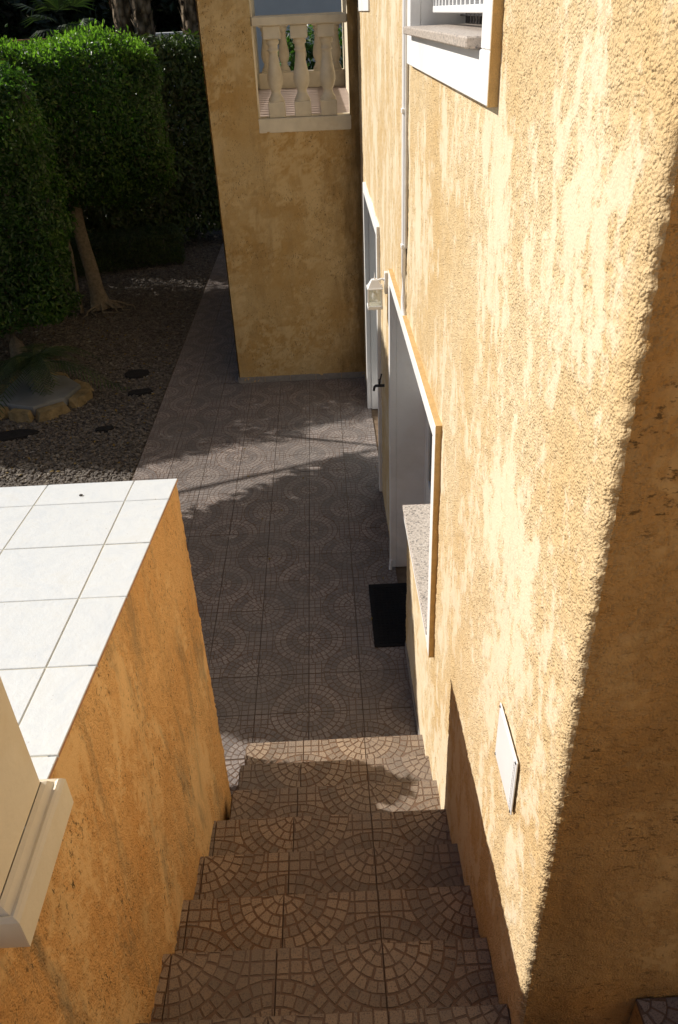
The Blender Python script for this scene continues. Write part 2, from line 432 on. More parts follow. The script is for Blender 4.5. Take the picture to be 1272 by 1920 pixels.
def clip_half(p, cx, cy, nx, ny, dist):
    out = []; n = len(p)
    for i in range(n):
        a, b = p[i], p[(i + 1) % n]
        da = (a[0] - cx) * nx + (a[1] - cy) * ny - dist; db = (b[0] - cx) * nx + (b[1] - cy) * ny - dist
        if da >= 0: out.append(a)
        if da * db < 0:
            t = da / (da - db); out.append((a[0] + (b[0] - a[0]) * t, a[1] + (b[1] - a[1]) * t))
    return out

def area(p): return .5 * abs(sum(p[i][0] * p[(i + 1) % len(p)][1] - p[(i + 1) % len(p)][0] * p[i][1] for i in range(len(p))))

def sett_polys(centres, rect, rd, T=TS):
    """centres [(cx,cy,type)], rect in the same plane; returns list (poly, tone)"""
    x0, x1, y0, y1 = rect; gap = .0034; out = []; Rm = .268 * T / .38; nr = 6; w = Rm / nr
    for cx, cy, ty in centres:
        for k in range(nr):
            r0 = k * w + (gap if k else .0); r1 = (k + 1) * w - gap
            ns = (6, 12, 18, 26, 32, 38)[k]; off = rd.random()
            dark = (k == 5 or (k == 4 and ty == 'A')) if ty == 'A' else (k in (2, 3))
            for j in range(ns):
                a0 = 2 * math.pi * (j + off) / ns; a1 = 2 * math.pi * (j + 1 + off) / ns
                a0 += rd.uniform(-.06, .06) * (a1 - a0); a1 += rd.uniform(-.06, .06) * (a1 - a0)
                g0 = gap / max(r0, .008); g1 = gap / r1
                q0, q1 = r0 + rd.uniform(-.002, .002) * (k > 0), r1 + rd.uniform(-.002, .002)
                am = (a0 + a1) / 2
                p = [(q0, a0 + min(g0, .3 * (a1 - a0))), (q1, a0 + g1), (q1 + .0008, am), (q1, a1 - g1), (q0, a1 - min(g0, .3 * (a1 - a0)))]
                if k == 0: p = [(.004, am)] + p[1:4]
                poly = clip_poly([(cx + r * math.cos(a), cy + r * math.sin(a)) for r, a in p], *rect)
                if len(poly) > 2 and area(poly) > 5e-5:
                    tone = (.46 if dark else .80) + rd.uniform(-.13, .16)
                    out.append((poly, max(.2, min(1, tone))))
    cw = T / 8
    for i in range(8):
        for j in range(8):
            gx = rect_origin[0] + i * cw; gy = rect_origin[1] + j * cw
            p = []
            for ax, ay in ((0, 0), (.5, 0), (1, 0), (1, .5), (1, 1), (.5, 1), (0, 1), (0, .5)):
                px = gx + ax * cw + (gap if ax == 0 else -gap if ax == 1 else 0) + rd.uniform(-.0012, .0012)
                py = gy + ay * cw + (gap if ay == 0 else -gap if ay == 1 else 0) + rd.uniform(-.0012, .0012)
                p.append((px, py))
            for cx, cy, ty in centres:
                outs = [q for q in p if math.hypot(q[0] - cx, q[1] - cy) > Rm + gap]
                if len(outs) == len(p): continue
                if not outs: p = []; break
                mx = sum(q[0] for q in outs) / len(outs) - cx; my = sum(q[1] for q in outs) / len(outs) - cy; ml_ = math.hypot(mx, my)
                p = clip_half(p, cx, cy, mx / ml_, my / ml_, Rm + gap)
                if len(p) < 3: break
            if len(p) < 3: continue
            poly = clip_poly(p, *rect)
            if len(poly) > 2 and area(poly) > 1.2e-4:
                out.append((poly, max(.2, min(1, .66 + rd.uniform(-.16, .16)))))
    return out
rect_origin = (0, 0)

def tile_mesh(name, flip, rect, seed, T=TS, tys=('A', 'B'), thick=.012, mat='cobble'):
    """tile in local coords 0..T; circles on two opposite corners; rect = kept area"""
    rd = random.Random(seed)
    cs = [(0, 0, tys[0]), (T, T, tys[1])] if not flip else [(T, 0, tys[0]), (0, T, tys[1])]
    x0, x1, y0, y1 = rect; e = .0016
    r = (x0 + e, x1 - e, y0 + e, y1 - e)
    polys = sett_polys(cs, (r[0] + .0012, r[1] - .0012, r[2] + .0012, r[3] - .0012), rd, T)
    V = []; F = []; tone = []
    b = [(r[0], r[2]), (r[1], r[2]), (r[1], r[3]), (r[0], r[3])]
    V += [(x, y, -thick) for x, y in b] + [(x, y, 0) for x, y in b]
    F += [(0, 3, 2, 1), (4, 5, 6, 7), (0, 1, 5, 4), (1, 2, 6, 5), (2, 3, 7, 6), (3, 0, 4, 7)]; tone += [.05] * 6
    for p, tn in polys:
        n = len(p); cx = sum(q[0] for q in p) / n; cy = sum(q[1] for q in p) / n; o = len(V)
        h = .0022 + rd.uniform(-.0005, .0006)
        V += [(x, y, .0003) for x, y in p] + [(x + (cx - x) * .0013 / max(.004, math.hypot(cx - x, cy - y)), y + (cy - y) * .0013 / max(.004, math.hypot(cx - x, cy - y)), h) for x, y in p]
        F.append(tuple(range(o + n, o + 2 * n))); tone.append(tn)
        for i in range(n):
            F.append((o + i, o + (i + 1) % n, o + n + (i + 1) % n, o + n + i)); tone.append(tn * .9 + .02)
    # consistent orientation: polys may be cw
    me = bpy.data.meshes.new(name); me.from_pydata(V, [], F); me.materials.append(M[mat])
    at = me.attributes.new('tone', 'FLOAT', 'FACE'); at.data.foreach_set('value', tone); me.update()
    return me

floor = MB().box(-2.665, .75, 2.7, 26, -.2, -.012).build('terrace_floor', M['conc'])
tag(floor, 'patterned tile paving of the landing and garden path', 'paving', kind='structure')
GX = -.756; GY = 3.87
tile_cache = {}
def paving_tile(i, j, x0, x1, y0, y1):
    """tile cell i,j (corner at GX+i*T, GY+j*T), kept area in world coords"""
    ox, oy = GX + i * TS, GY + j * TS
    rect = (round(max(0, x0 - ox), 4), round(min(TS, x1 - ox), 4), round(max(0, y0 - oy), 4), round(min(TS, y1 - oy), 4))
    if rect[1] - rect[0] < .02 or rect[3] - rect[2] < .02: return
    even = (i + j) % 2 == 0
    # circle on corner (i',j') exists where i'+j' even; type B on even columns, A on odd columns
    if even: flip = False; tys = ('B', 'A') if i % 2 == 0 else ('A', 'B')
    else: flip = True; tys = ('B', 'A') if (i + 1) % 2 == 0 else ('A', 'B')
    key = (flip, tys, rect, random.randrange(3) if rect == (0, TS, 0, TS) else 0)
    if key not in tile_cache: tile_cache[key] = tile_mesh('tile', flip, rect, len(tile_cache) + 5, TS, tys)
    o = link('tile', tile_cache[key], floor, (ox, oy, random.uniform(-.0008, .0008)))
    return o
for i in range(-5, 3):
    for j in range(-2, 38):
        ox, oy = GX + i * TS, GY + j * TS
        if oy > 18.2: continue
        if i <= 1:
            if oy < 9.7: paving_tile(i, j, -2.66, .004, 3.11, 9.765)
            if oy > 9.3: paving_tile(i, j, -2.66, -1.69, 9.7685, 30)

# ------------------------------------------------------------------ staircase
NY = lambda k: 1.59 + .313 * (k - 1)
NZ = lambda k: .17 * (8 - k)
stair = empty('staircase', (-.6, 3.4, 0))
tag(stair, 'flight of brown patterned tile steps going down between the two ochre walls', 'staircase')
def stair_child(o): o.parent = stair; o.matrix_parent_inverse = Matrix.Translation((.6, -3.4, 0))
stair.matrix_world = Matrix.Translation((-.6, 3.4, 0))
mb = MB()
for k in range(-2, 8):
    xl = -1.31 if k < 5 else -1.142
    mb.box(xl, .03 if k > 0 else .6, NY(k - 1) - .006, NY(k) - .01, -.05, NZ(k) - .012)
o = mb.build('core', M['conc']); stair_child(o)
ST = .395
for k in range(-2, 8):
    y0, y1 = NY(k - 1), NY(k)
    xl = -1.285 if k < 5 else -1.147
    shift = -.405 + .0035 * (k - 1) * 1.0
    for i in range(-3, 2):
        ox = shift + i * ST
        x0 = max(xl, ox); x1 = min(.006, ox + ST)
        if k <= 0: x1 = min(.33, ox + ST)
        if x1 - x0 < .03: continue
        # far edge of tile at the nosing; circle centre on far corner when (i+k) odd
        odd = (i + k) % 2 != 0           # circle on the tile's left far corner
        flip = odd                        # flip: circles at (T,0),(0,T)
        tys = ('B', 'A') if odd else ('A', 'A')
        if odd: tys = ('A', 'A') if k % 2 else ('A', 'B')
        rect = (x0 - ox, x1 - ox, ST - (y1 - y0) - .006, ST)
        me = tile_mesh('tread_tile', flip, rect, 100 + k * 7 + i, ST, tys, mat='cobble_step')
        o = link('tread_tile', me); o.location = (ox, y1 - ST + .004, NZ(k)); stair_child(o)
        # riser piece below the nosing
        if k < 8:
            r = MB().box(x0 + .002, x1 - .002, y1 - .010, y1 - .001, NZ(k) - .158, NZ(k) - .0125); ro = r.build('riser_tile', M['conc']); stair_child(ro)
# side faces of the two lowest steps
for k in (5, 6, 7):
    o = MB().box(-1.152, -1.1425, NY(k - 1) - .0, NY(k) - .012, .0, NZ(k) - .013).build('side_tile', M['conc']); stair_child(o)

# side steps at bottom right
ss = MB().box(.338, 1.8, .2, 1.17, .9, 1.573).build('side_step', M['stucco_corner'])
tag(ss, 'dark tiled step rising beside the shaded corner wall at the bottom right', 'step')
for i in range(3):
    for j in range(3):
        me = tile_mesh('tile', (i + j) % 2 == 0, (0, TS, 0, TS), 300 + i * 3 + j, TS, ('A', 'B'))
        o = link('tile', me, ss, (.336 + i * TS, 1.172 - (j + 1) * TS, 1.5855))

# unseen terrace and walls added behind the viewpoint (they bounce warm light on to the end wall)
ut = empty('bounce_terrace', (0, -2.5, 0)); tag(ut, 'unseen terrace added behind the viewpoint to bounce warm light', 'terrace')
for nm_, args, mt in (('floor', (-5, 3.5, -6, -.72, 2.3, 2.5), 'terr'), ('parapet', (-5, 3.5, -6.3, -6.01, 2.3, 5.2), 'ochre'), ('side_wall', (3.51, 3.8, -6.3, 1.1, 1.5, 5.6), 'ochre')):
    o = MB().box(*args).build(nm_, mat_plain('warm_terrace_tile', (.50, .36, .22), .7, .1, 5) if mt == 'terr' else mat_plain('ochre_paint', (.60, .42, .20), .9, .1, 5)); o.parent = ut; o.matrix_parent_inverse = Matrix.Translation((0, 2.5, 0))

# ------------------------------------------------------------------ the house
house = empty('house', (0, 5, 0)); house.matrix_world = Matrix.Translation((0, 5, 0))
tag(house, 'ochre rendered villa with white framed openings and a balcony tower', 'house')
def hc(o, parent=None):
    p = parent or house
    bpy_inv = Matrix.Translation((0, -5, 0))
    if p is house: o.parent = house; o.matrix_parent_inverse = bpy_inv
    else: o.parent = p
    return o
CY = 1.186; CRr = .007
def wrap(U, Wz):
    """main face (u>0, x=0 plane) wrapping round the corner to the face y=CY (u<0)"""
    P = np.zeros((len(U), 3)); N = np.zeros((len(U), 3))
    P[:, 2] = Wz; L = CRr * math.pi / 4
    a = U >= L; b = U <= -L; c = ~(a | b)
    P[a, 0] = 0; P[a, 1] = CY + CRr + (U[a] - L); N[a, 0] = -1
    P[b, 1] = CY; P[b, 0] = CRr + (-U[b] - L); N[b, 1] = -1
    th = (U[c] + L) / (2 * L) * math.pi / 2
    P[c, 0] = CRr - CRr * np.sin(th); P[c, 1] = CY + CRr - CRr * np.cos(th); N[c, 0] = -np.sin(th); N[c, 1] = -np.cos(th)
    return P, N
def plane_x(U, W):  # u = y
    P = np.stack([np.zeros_like(U), U, W], 1); N = np.tile((-1., 0, 0), (len(U), 1)); return P, N
ZT = 4.45; ZTOP = 7.2
st = Stucco()
us = np.concatenate([lin(-.0055, .0, .0028)[:-1], lin(0, 1.0, .0062)])
ub = 1.0; yb = float(wrap(np.array([1.0]), np.array([0.]))[0][0, 1])
st.grid(us, lin(.0, ZT, .0072), wrap)
st.grid(lin(-.0055, 1.0, .1), lin(ZT, ZTOP, .1), wrap)
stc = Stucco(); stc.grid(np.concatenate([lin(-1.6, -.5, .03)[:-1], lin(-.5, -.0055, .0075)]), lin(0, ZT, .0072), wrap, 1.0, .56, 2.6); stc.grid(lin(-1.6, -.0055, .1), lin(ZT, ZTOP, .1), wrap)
def rect_x(y0, y1, z0, z1, step): st.grid(lin(y0, y1, step), lin(z0, z1, step), plane_x)
# kitchen opening y 3.2-5.52 z to 2.47 ; sill wall z<1.29 for y<4.47 ; far door 6.9-8.76 z to 2.5 ; upper window 2.5-4.28 z>4.03 ; upper far window 7.8-9.25 z>4.2
YB0 = yb
rect_x(YB0, 2.45, 0, ZT, .0085)
rect_x(2.45, 3.16, 0, 3.98, .0095)
rect_x(3.16, 4.47, 0, 1.28, .011); rect_x(3.16, 5.56, 2.50, 3.98, .012)
rect_x(4.32, 5.56, 3.98, ZT, .014)
rect_x(5.56, 6.86, 0, ZT, .014); rect_x(6.86, 8.8, 2.54, 4.16, .016); rect_x(8.8, 9.78, 0, 4.16, .016)
rect_x(6.86, 7.74, 4.16, ZT, .02)
rect_x(YB0, 2.45, ZT, ZTOP, .12); rect_x(4.32, 7.74, ZT, ZTOP, .12); rect_x(2.45, 4.32, 5.6, ZTOP, .12)
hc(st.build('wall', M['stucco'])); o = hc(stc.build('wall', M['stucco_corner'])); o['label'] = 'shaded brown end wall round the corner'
# inner backing mass so that no light leaks through the wall
mb = MB()
mb.box(.26, .9, CY + .05, 3.0, 0, 7.2); mb.box(1.2, 1.4, 3.0, 9.6, 0, 7.2)
mb.box(.03, 1.2, 2.3, 3.19, 0, 3.9); mb.box(.26, 1.2, 3.19, 4.46, 0, 1.2); mb.box(.03, 1.2, 5.535, 6.88, 0, 3.9); mb.box(.03, 1.2, 8.775, 9.7, 0, 3.9); mb.box(.03, 1.2, 2.3, 9.7, 2.6, 3.9)
mb.box(.03, 1.2, 4.32, 7.7, 3.9, 7.2); mb.box(.03, 1.2, 9.3, 9.7, 3.9, 7.2)
hc(mb.build('interior', M['room']))
# low wall end and jamb reveals (white)
t_ = .040
def surround(name, y0, y1, z0, z1, w, open_bottom_y=None, tx=t_, near_bottom=None):
    """flat white band round an opening (outer bounds)"""
    b = MB()
    b.box(-tx, .012, y0, y0 + w, near_bottom if near_bottom is not None else z0, z1 - w - .0, bev=.003)
    b.box(-tx, .012, y1 - w, y1, z0, z1 - w, bev=.003)
    b.box(-tx, .012, y0, y1, z1 - w, z1, bev=.003)
    return b
sb = surround('surround', 3.10, 5.60, 0.0, 2.575, .085, near_bottom=1.20)
sb.box(-t_ + .004, .010, 3.186, 4.47, 1.20, 1.272, bev=.002)
o = hc(sb.build('door_surround', M['white_paint']))
o['label'] = 'white band round the kitchen door and window'
# reveals
rv = MB(); rv.box(.0125, .26, 5.516, 5.531, 0, 2.49); rv.box(.0125, .26, 3.186, 5.516, 2.488, 2.50); rv.box(.0125, .26, 3.172, 3.184, 1.30, 2.488); rv.box(.002, .26, 4.459, 4.469, .0, 1.27)
hc(rv.build('reveal', M['white_paint']))
ed = MB().box(-t_ + .001, .0, 3.0945, 3.0995, 1.20, 2.575).box(-t_ + .001, .0, 3.0945, 5.6, 2.5755, 2.581)
hc(ed.build('surround_edge', M['ochre_edge']))
sl = MB().box(-.044, .235, 3.187, 4.472, 1.275, 1.305, bev=.004)
o = hc(sl.build('sill', M['granite'])); o['label'] = 'speckled pink granite sill of the kitchen window'
# kitchen window : frame + panes
wd = hc(MB().box(.236, .285, 3.187, 3.235, 1.3055, 2.486).box(.236, .285, 4.42, 4.466, 1.3055, 2.486).box(.236, .285, 3.2355, 4.4195, 1.3055, 1.36).box(.236, .285, 3.2355, 4.4195, 2.43, 2.486).box(.228, .275, 3.79, 3.85, 1.361, 2.429).build('window', M['white_metal']))
for a, b in ((3.236, 3.789), (3.851, 4.419)):
    p = MB().box(.252, .258, a, b, 1.361, 2.429).build('pane', M['glass']); p.parent = wd
dr = hc(MB().box(.24, .285, 4.4665, 4.53, .01, 2.486).box(.24, .285, 5.455, 5.515, .01, 2.486).box(.24, .285, 4.5305, 5.4545, 2.41, 2.486).box(.245, .282, 4.5305, 5.4545, .012, .95).box(.245, .282, 4.5305, 4.62, .951, 2.409).box(.245, .282, 5.365, 5.4545, .951, 2.409).build('door', M['white_metal']))
p = MB().box(.258, .264, 4.6205, 5.3645, .951, 2.409).build('pane', M['glass']); p.parent = dr
p = MB().tube([(.245, 4.66, 1.04), (.20, 4.66, 1.04), (.20, 4.76, 1.04)], .009).build('handle', M['darkmetal']); p.parent = dr
# far door
sb = surround('surround', 6.80, 8.86, 0.0, 2.60, .085)
hc(sb.build('door_surround', M['white_paint']))
rv = MB(); rv.box(.0125, .26, 8.762, 8.774, 0, 2.516); rv.box(.0125, .26, 6.886, 8.762, 2.514, 2.528); rv.box(.0125, .26, 6.872, 6.884, 0, 2.514)
hc(rv.build('reveal', M['white_paint']))
dr = hc(MB().box(.20, .255, 6.886, 6.96, .01, 2.51).box(.20, .255, 8.69, 8.761, .01, 2.51).box(.20, .255, 6.9605, 8.6895, 2.44, 2.51).box(.205, .25, 6.9605, 8.6895, .012, .4).box(.205, .25, 7.79, 7.87, .401, 2.439).build('door', M['white_metal']))
for a, b in ((6.9605, 7.7895), (7.8705, 8.6895)):
    p = MB().box(.226, .232, a, b, .401, 2.439).build('pane', M['glass']); p.parent = dr
# upper window near
wb = MB(); tx = .040
wb.box(-tx, .012, 2.345, 4.42, 3.905, 4.035, bev=.004); wb.box(-tx, .012, 2.345, 2.475, 4.0355, 5.66, bev=.004); wb.box(-tx, .012, 4.30, 4.42, 4.0355, 5.66, bev=.004); wb.box(-tx, .012, 2.4755, 4.2995, 5.54, 5.66)
o = hc(wb.build('window_surround', M['white_paint'])); hc(MB().box(-tx + .001, .0, 2.3395, 2.3445, 3.905, 5.66).build('surround_edge', M['ochre_edge']))
rv = MB(); rv.box(.0125, .30, 4.302, 4.316, 4.036, 5.54); rv.box(.0125, .30, 2.46, 2.473, 4.036, 5.54); rv.box(.0125, .3, 2.474, 4.301, 5.542, 5.556); hc(rv.build('reveal', M['white_paint']))
o = hc(MB().box(-.078, .22, 2.50, 4.235, 4.036, 4.066, bev=.004).build('sill', M['granite'])); o['label'] = 'granite sill of the upper window'
wn = hc(MB().box(.225, .275, 2.475, 2.53, 4.067, 5.53).box(.225, .275, 4.245, 4.30, 4.067, 5.53).box(.225, .275, 2.5305, 4.2445, 4.067, 4.115).box(.225, .275, 3.37, 3.43, 4.1155, 5.53).build('window', M['dark_frame']))
p = MB().box(.262, .27, 2.5305, 4.2445, 4.1155, 5.53).build('blind', M['white_paint']); p.parent = wn
gr = MB()
for k in range(24): gr.tube([(.205, 2.53 + k * .072, 4.07), (.205, 2.53 + k * .072, 5.5)], .004, 6)
for k in range(8): gr.tube([(.199, 2.48, 4.10 + k * .16), (.199, 4.3, 4.10 + k * .16)], .004, 6)
p = gr.build('grille', M['darkmetal']); p.parent = wn
# perforated shutter panel hung in the opening
sh = MB(); xs0, xs1 = .060, .085
sh.box(xs0, xs1, 2.48, 4.25, 4.114, 4.140, bev=.003); sh.box(xs0, xs1, 2.48, 4.25, 4.232, 4.30); sh.box(xs0, xs1, 2.48, 4.25, 4.372, 5.0)
for zz in (4.140, 4.30):
    for k in range(19):
        y = 2.48 + k * .098; sh.box(xs0 + .002, xs1 - .002, y, min(4.25, y + .028), zz - .001, zz + .093)
p = sh.build('shutter', M['white_metal']); p.parent = wn; p['label'] = 'white slotted shutter panel above the granite sill'
# upper far window surround
wb = MB(); wb.box(-.025, .012, 7.70, 9.30, 4.125, 4.24, bev=.004); wb.box(-.025, .012, 7.70, 7.80, 4.2405, 6.2, bev=.004); wb.box(-.025, .012, 9.20, 9.30, 4.2405, 6.2, bev=.004); wb.box(-.025, .012, 7.8005, 9.1995, 6.1, 6.2)
hc(wb.build('window_surround', M['white_paint']))
wn = hc(MB().box(.15, .2, 7.81, 7.88, 4.245, 6.09).box(.15, .2, 9.12, 9.19, 4.245, 6.09).box(.15, .2, 7.8805, 9.1195, 4.245, 4.31).box(.15, .2, 7.8805, 9.1195, 6.02, 6.09).build('window', M['white_metal']))
p = MB().box(.172, .178, 7.881, 9.119, 4.311, 6.019).build('pane', M['glass']); p.parent = wn
# skirting tiles along the low wall and the landing
for (a, b) in ((3.50, 3.86), (3.86, 4.24), (4.24, 4.462)):
    hc(MB().box(-.019, -.006, a + .002, b - .002, .002, .075, bev=.002).build('skirting_tile', M['skirt']))

# ---- tower
TY = 9.771
tw = Stucco()
def plane_y(U, W):  # u = x
    return np.stack([U, np.full_like(U, TY), W], 1), np.tile((0, -1., 0), (len(U), 1))
def rect_t(x0, x1, z0, z1, step=.022): tw.grid(lin(x0, x1, step), lin(z0, z1, step), plane_y, 1.5, .53, 2.4)
rect_t(-1.68, -1.14, 0, 4.4); rect_t(-1.14, -.12, 0, 3.02); rect_t(-.12, .01, 0, 4.4, .02)
rect_t(-1.68, -1.14, 4.4, ZTOP, .1); rect_t(-.12, .01, 4.4, ZTOP, .1); rect_t(-1.14, -.12, 5.4, ZTOP, .1)
def plane_l(U, W):  # u = y, left face
    return np.stack([np.full_like(U, -1.68), U, W], 1), np.tile((-1., 0, 0), (len(U), 1))
def rect_l(y0, y1, z0, z1, step=.04): tw.grid(lin(y0, y1, step), lin(z0, z1, step), plane_l, 1.3, .53, 2.4)
rect_l(TY, 15.0, 0, 3.1); rect_l(TY, 10.15, 3.1, ZTOP, .05); rect_l(14.6, 15.0, 3.1, ZTOP, .08); rect_l(10.15, 14.6, 5.4, ZTOP, .1)
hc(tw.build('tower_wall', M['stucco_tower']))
# solid parts behind the render skin
b = MB(); b.box(-1.672, -1.145, TY + .012, 10.14, 3.0, ZTOP); b.box(-1.672, .3, TY + .012, 15.0, 0.0, 2.95); b.box(-.115, .0, TY + .012, 10.05, 3.0, ZTOP); b.box(-1.672, 0, TY + .012, 15, 5.45, ZTOP)
b.box(-1.672, -1.4, 14.65, 15.0, 2.95, 5.45)
hc(b.build('tower_core', M['cream']))
b = MB(); b.box(.0, .25, 9.8, 15.0, 2.95, ZTOP); hc(b.build('balcony_wall', M['cream']))
bf = MB()
for i in range(4):
    for j in range(13):
        x0 = -1.42 + i * .355; y0 = 10.06 + j * .355
        bf.box(x0 + .002, x0 + .353, y0 + .002, y0 + .353, 2.95, 3.10)
hc(bf.build('balcony_floor', mat_plain('balcony_tile', (.36, .28, .24), .5, .15, 5, .3)))
# front ledge, rail, balusters
hc(MB().box(-1.146, -.105, TY - .022, 10.03, 3.005, 3.15, bev=.006).build('ledge', M['cream']))
hc(MB().box(-1.139, -.121, TY + .0, 10.0, 4.03, 4.118, bev=.01).build('rail', M['cream']))
def baluster_mesh():
    b = MB(); h = .092
    b.box(-h, h, -h, h, 0, .155, bev=.006); b.box(-h, h, -h, h, .755, .878, bev=.006)
    b.lathe([(.086, .1555), (.088, .175), (.074, .195), (.060, .222), (.050, .245), (.052, .262), (.072, .295), (.086, .345), (.088, .385), (.080, .44), (.067, .50), (.057, .56), (.051, .61), (.050, .635), (.060, .642), (.062, .655), (.052, .664), (.053, .70), (.068, .71), (.072, .73), (.066, .7545)], seg=22)
    return b.mesh('baluster', M['cream'])
BM = baluster_mesh()
for x in (-.932, -.640, -.350): hc(link('baluster', BM, None, (x, TY + .12, 3.1515)))
# back balustrade
hc(MB().box(-1.39, -.002, 14.52, 14.85, 3.101, 3.33, bev=.006).build('ledge', M['cream']))
hc(MB().box(-1.39, -.002, 14.5, 14.88, 4.04, 4.12, bev=.01).build('rail', M['cream']))
for k in range(5): hc(link('baluster', BM, None, (-1.25 + k * .28, 14.68, 3.20)))
# left balustrade (throws the stripes on the balcony floor)
hc(MB().box(-1.668, -1.43, 10.16, 14.59, 2.951, 3.15, bev=.006).build('ledge', M['cream']))
hc(MB().box(-1.668, -1.43, 10.16, 14.59, 4.03, 4.118, bev=.01).build('rail', M['cream']))
for k in range(15): hc(link('baluster', BM, None, (-1.55, 10.33 + k * .292, 3.1515)))
# tower skirting tiles
for k in range(5):
    x0 = -1.69 + k * .34; hc(MB().box(x0 + .002, min(x0 + .338, -.004), TY - .022, TY - .006, .002, .085, bev=.002).build('skirting_tile', M['skirt']))
for k in range(8):
    y0 = TY - .02 + k * .38; hc(MB().box(-1.706, -1.690, y0 + .002, y0 + .378, .002, .085, bev=.002).build('skirting_tile', M['skirt']))

# ------------------------------------------------------------------ stair wall on the left
swall = empty('stair_wall'); tag(swall, 'orange rendered stair wall with a sloping white tiled top', 'wall')
LX = lambda y: -1.186 - .031 * (2.96 - y)
CZ = lambda y: 2.455 + .083 * (2.964 - y)
s = Stucco()
def plane_s(U, W):  # u = y, v 0..1 height fraction
    x = -1.197 - .031 * (2.95 - U); z = W * (2.455 + .083 * (2.964 - U) - .0115)
    return np.stack([x, U, z], 1), np.tile((1., .03, 0), (len(U), 1))
s.grid(lin(2.945, -.6, .0105), lin(0, 1, .0042), plane_s, 1.1, .57, .5)
def plane_e(U, W):
    z = W * (2.455 - .016); return np.stack([U, np.full_like(U, 2.935), z], 1), np.tile((0, 1., 0), (len(U), 1))
s.grid(lin(-4.6, -1.186, .03), lin(0, 1, .012), plane_e, 1.0, .6, .4)
s.build('wall_face', M['stucco_stair'], swall)
b = MB(); b.add([(-4.6, -.6, 0), (-1.318, -.6, 0), (-1.205, 2.93, 0), (-4.6, 2.93, 0), (-4.6, -.6, CZ(-.6) - .0022), (-1.318, -.6, CZ(-.6) - .0022), (-1.205, 2.93, CZ(2.94) - .0022), (-4.6, 2.93, CZ(2.94) - .0022)],
    [(0, 3, 2, 1), (4, 5, 6, 7), (0, 1, 5, 4), (1, 2, 6, 5), (2, 3, 7, 6), (3, 0, 4, 7)])
b.build('wall_core', M['grout'], swall)
def cap_tile(x0, x1, y0, y1, edge=False):
    """white tile on the sloping top: glazed top, clay body"""
    gpp = .0022; x0 += gpp; y0 += gpp; y1 -= gpp
    def xr(y): return LX(y) + .007 if edge else x1 - gpp
    th = .0085; ch = .002
    P = [(x0, y0), (xr(y0), y0), (xr(y1), y1), (x0, y1)]
    lo = [(x, y, CZ(y) - th - .003) for x, y in P]; mid = [(x, y, CZ(y) - ch) for x, y in P]
    cx = sum(p[0] for p in P) / 4; cy = sum(p[1] for p in P) / 4
    top = [(x + (ch if x < cx else -ch), y + (ch if y < cy else -ch), 0) for x, y in P]; top = [(x, y, CZ(y)) for x, y, _ in top]
    b = MB(); v = lo + mid + top
    b.add(v, [(0, 3, 2, 1), (0, 1, 5, 4), (3, 0, 4, 7)] + ([] if edge else [(1, 2, 6, 5)]) + ([] if y1 > 2.95 else [(2, 3, 7, 6)]), 0)
    if edge: b.add(v, [(1, 2, 6, 5)], 1)
    if y1 > 2.95: b.add(v, [(2, 3, 7, 6)], 1)
    b.add(v, [(4, 5, 9, 8), (5, 6, 10, 9), (6, 7, 11, 10), (7, 4, 8, 11), (8, 9, 10, 11)], 0)
    o = b.build('tile', [M['captile'], M['clay_edge']], swall)
    o.location.z = random.uniform(-.0007, .0007); return o
rows = [2.964, 2.766, 2.412, 2.058, 1.702, 1.349, .995, .64, .285, -.07, -.42]
xcols = [-1.3665, -1.7425, -2.1185, -2.4945, -2.8705, -3.2465, -3.6225, -3.9985, -4.3745]
for r0, r1 in zip(rows[:-1], rows[1:]):
    cap_tile(xcols[0], None, r1, r0, True)
    for a, c in zip(xcols[1:], xcols[:-1]): cap_tile(a, c, r1, r0)
o = MB().box(-2.102, -2.088, 2.83, 2.842, CZ(2.83) + .0005, CZ(2.83) + .006, bev=.002).build('droppings', M['dark_frame']); o.location.x = .53
tag(o, 'small dark speck of dirt lying on the white tiled wall top', 'debris')

# ------------------------------------------------------------------ pedestal at the head of the wall
ped = empty('balustrade_pedestal', (-1.4, 1.0, 2.6)); ped.matrix_world = Matrix.Translation((-1.4, 1.0, 2.6))
tag(ped, 'cream balustrade pedestal with a moulded base at the left frame edge', 'pedestal')
def pc(o): o.parent = ped; o.matrix_parent_inverse = Matrix.Translation((1.4, -1.0, -2.6)); return o
X0, X1, Y0, Y1 = -1.60, -1.19, .885, 1.172
prof = [(.042, 2.600), (.042, 2.683), (.036, 2.690), (.030, 2.694), (.026, 2.692), (.022, 2.690), (.016, 2.696), (.010, 2.703), (.004, 2.706), (.0, 2.708)]
def sq(off): return [(X0 - off, Y0 - off * .6), (X1 + off, Y0 - off * .6), (X1 + off, Y1 + off * .6), (X0 - off, Y1 + off * .6)]
b = MB(); v = []; f = []
for off, z in prof: v += [(x, y, z) for x, y in sq(off)]
for i in range(len(prof) - 1):
    for k in range(4): f.append((i * 4 + k, i * 4 + (k + 1) % 4, (i + 1) * 4 + (k + 1) % 4, (i + 1) * 4 + k))
f.append((3, 2, 1, 0)); b.add(v, f); pc(b.build('base_moulding', M['pedestal']))
b = MB(); b.box(X0, X1, Y0, Y1, 2.707, 3.55, bev=.006); sh_ = pc(b.build('shaft', M['pedestal']))
pc(MB().box(X0 - .02, -1.222, .60, 1.16, CZ(1.0) - .02, 2.599, bev=.004).build('plinth', M['pale_grout']))

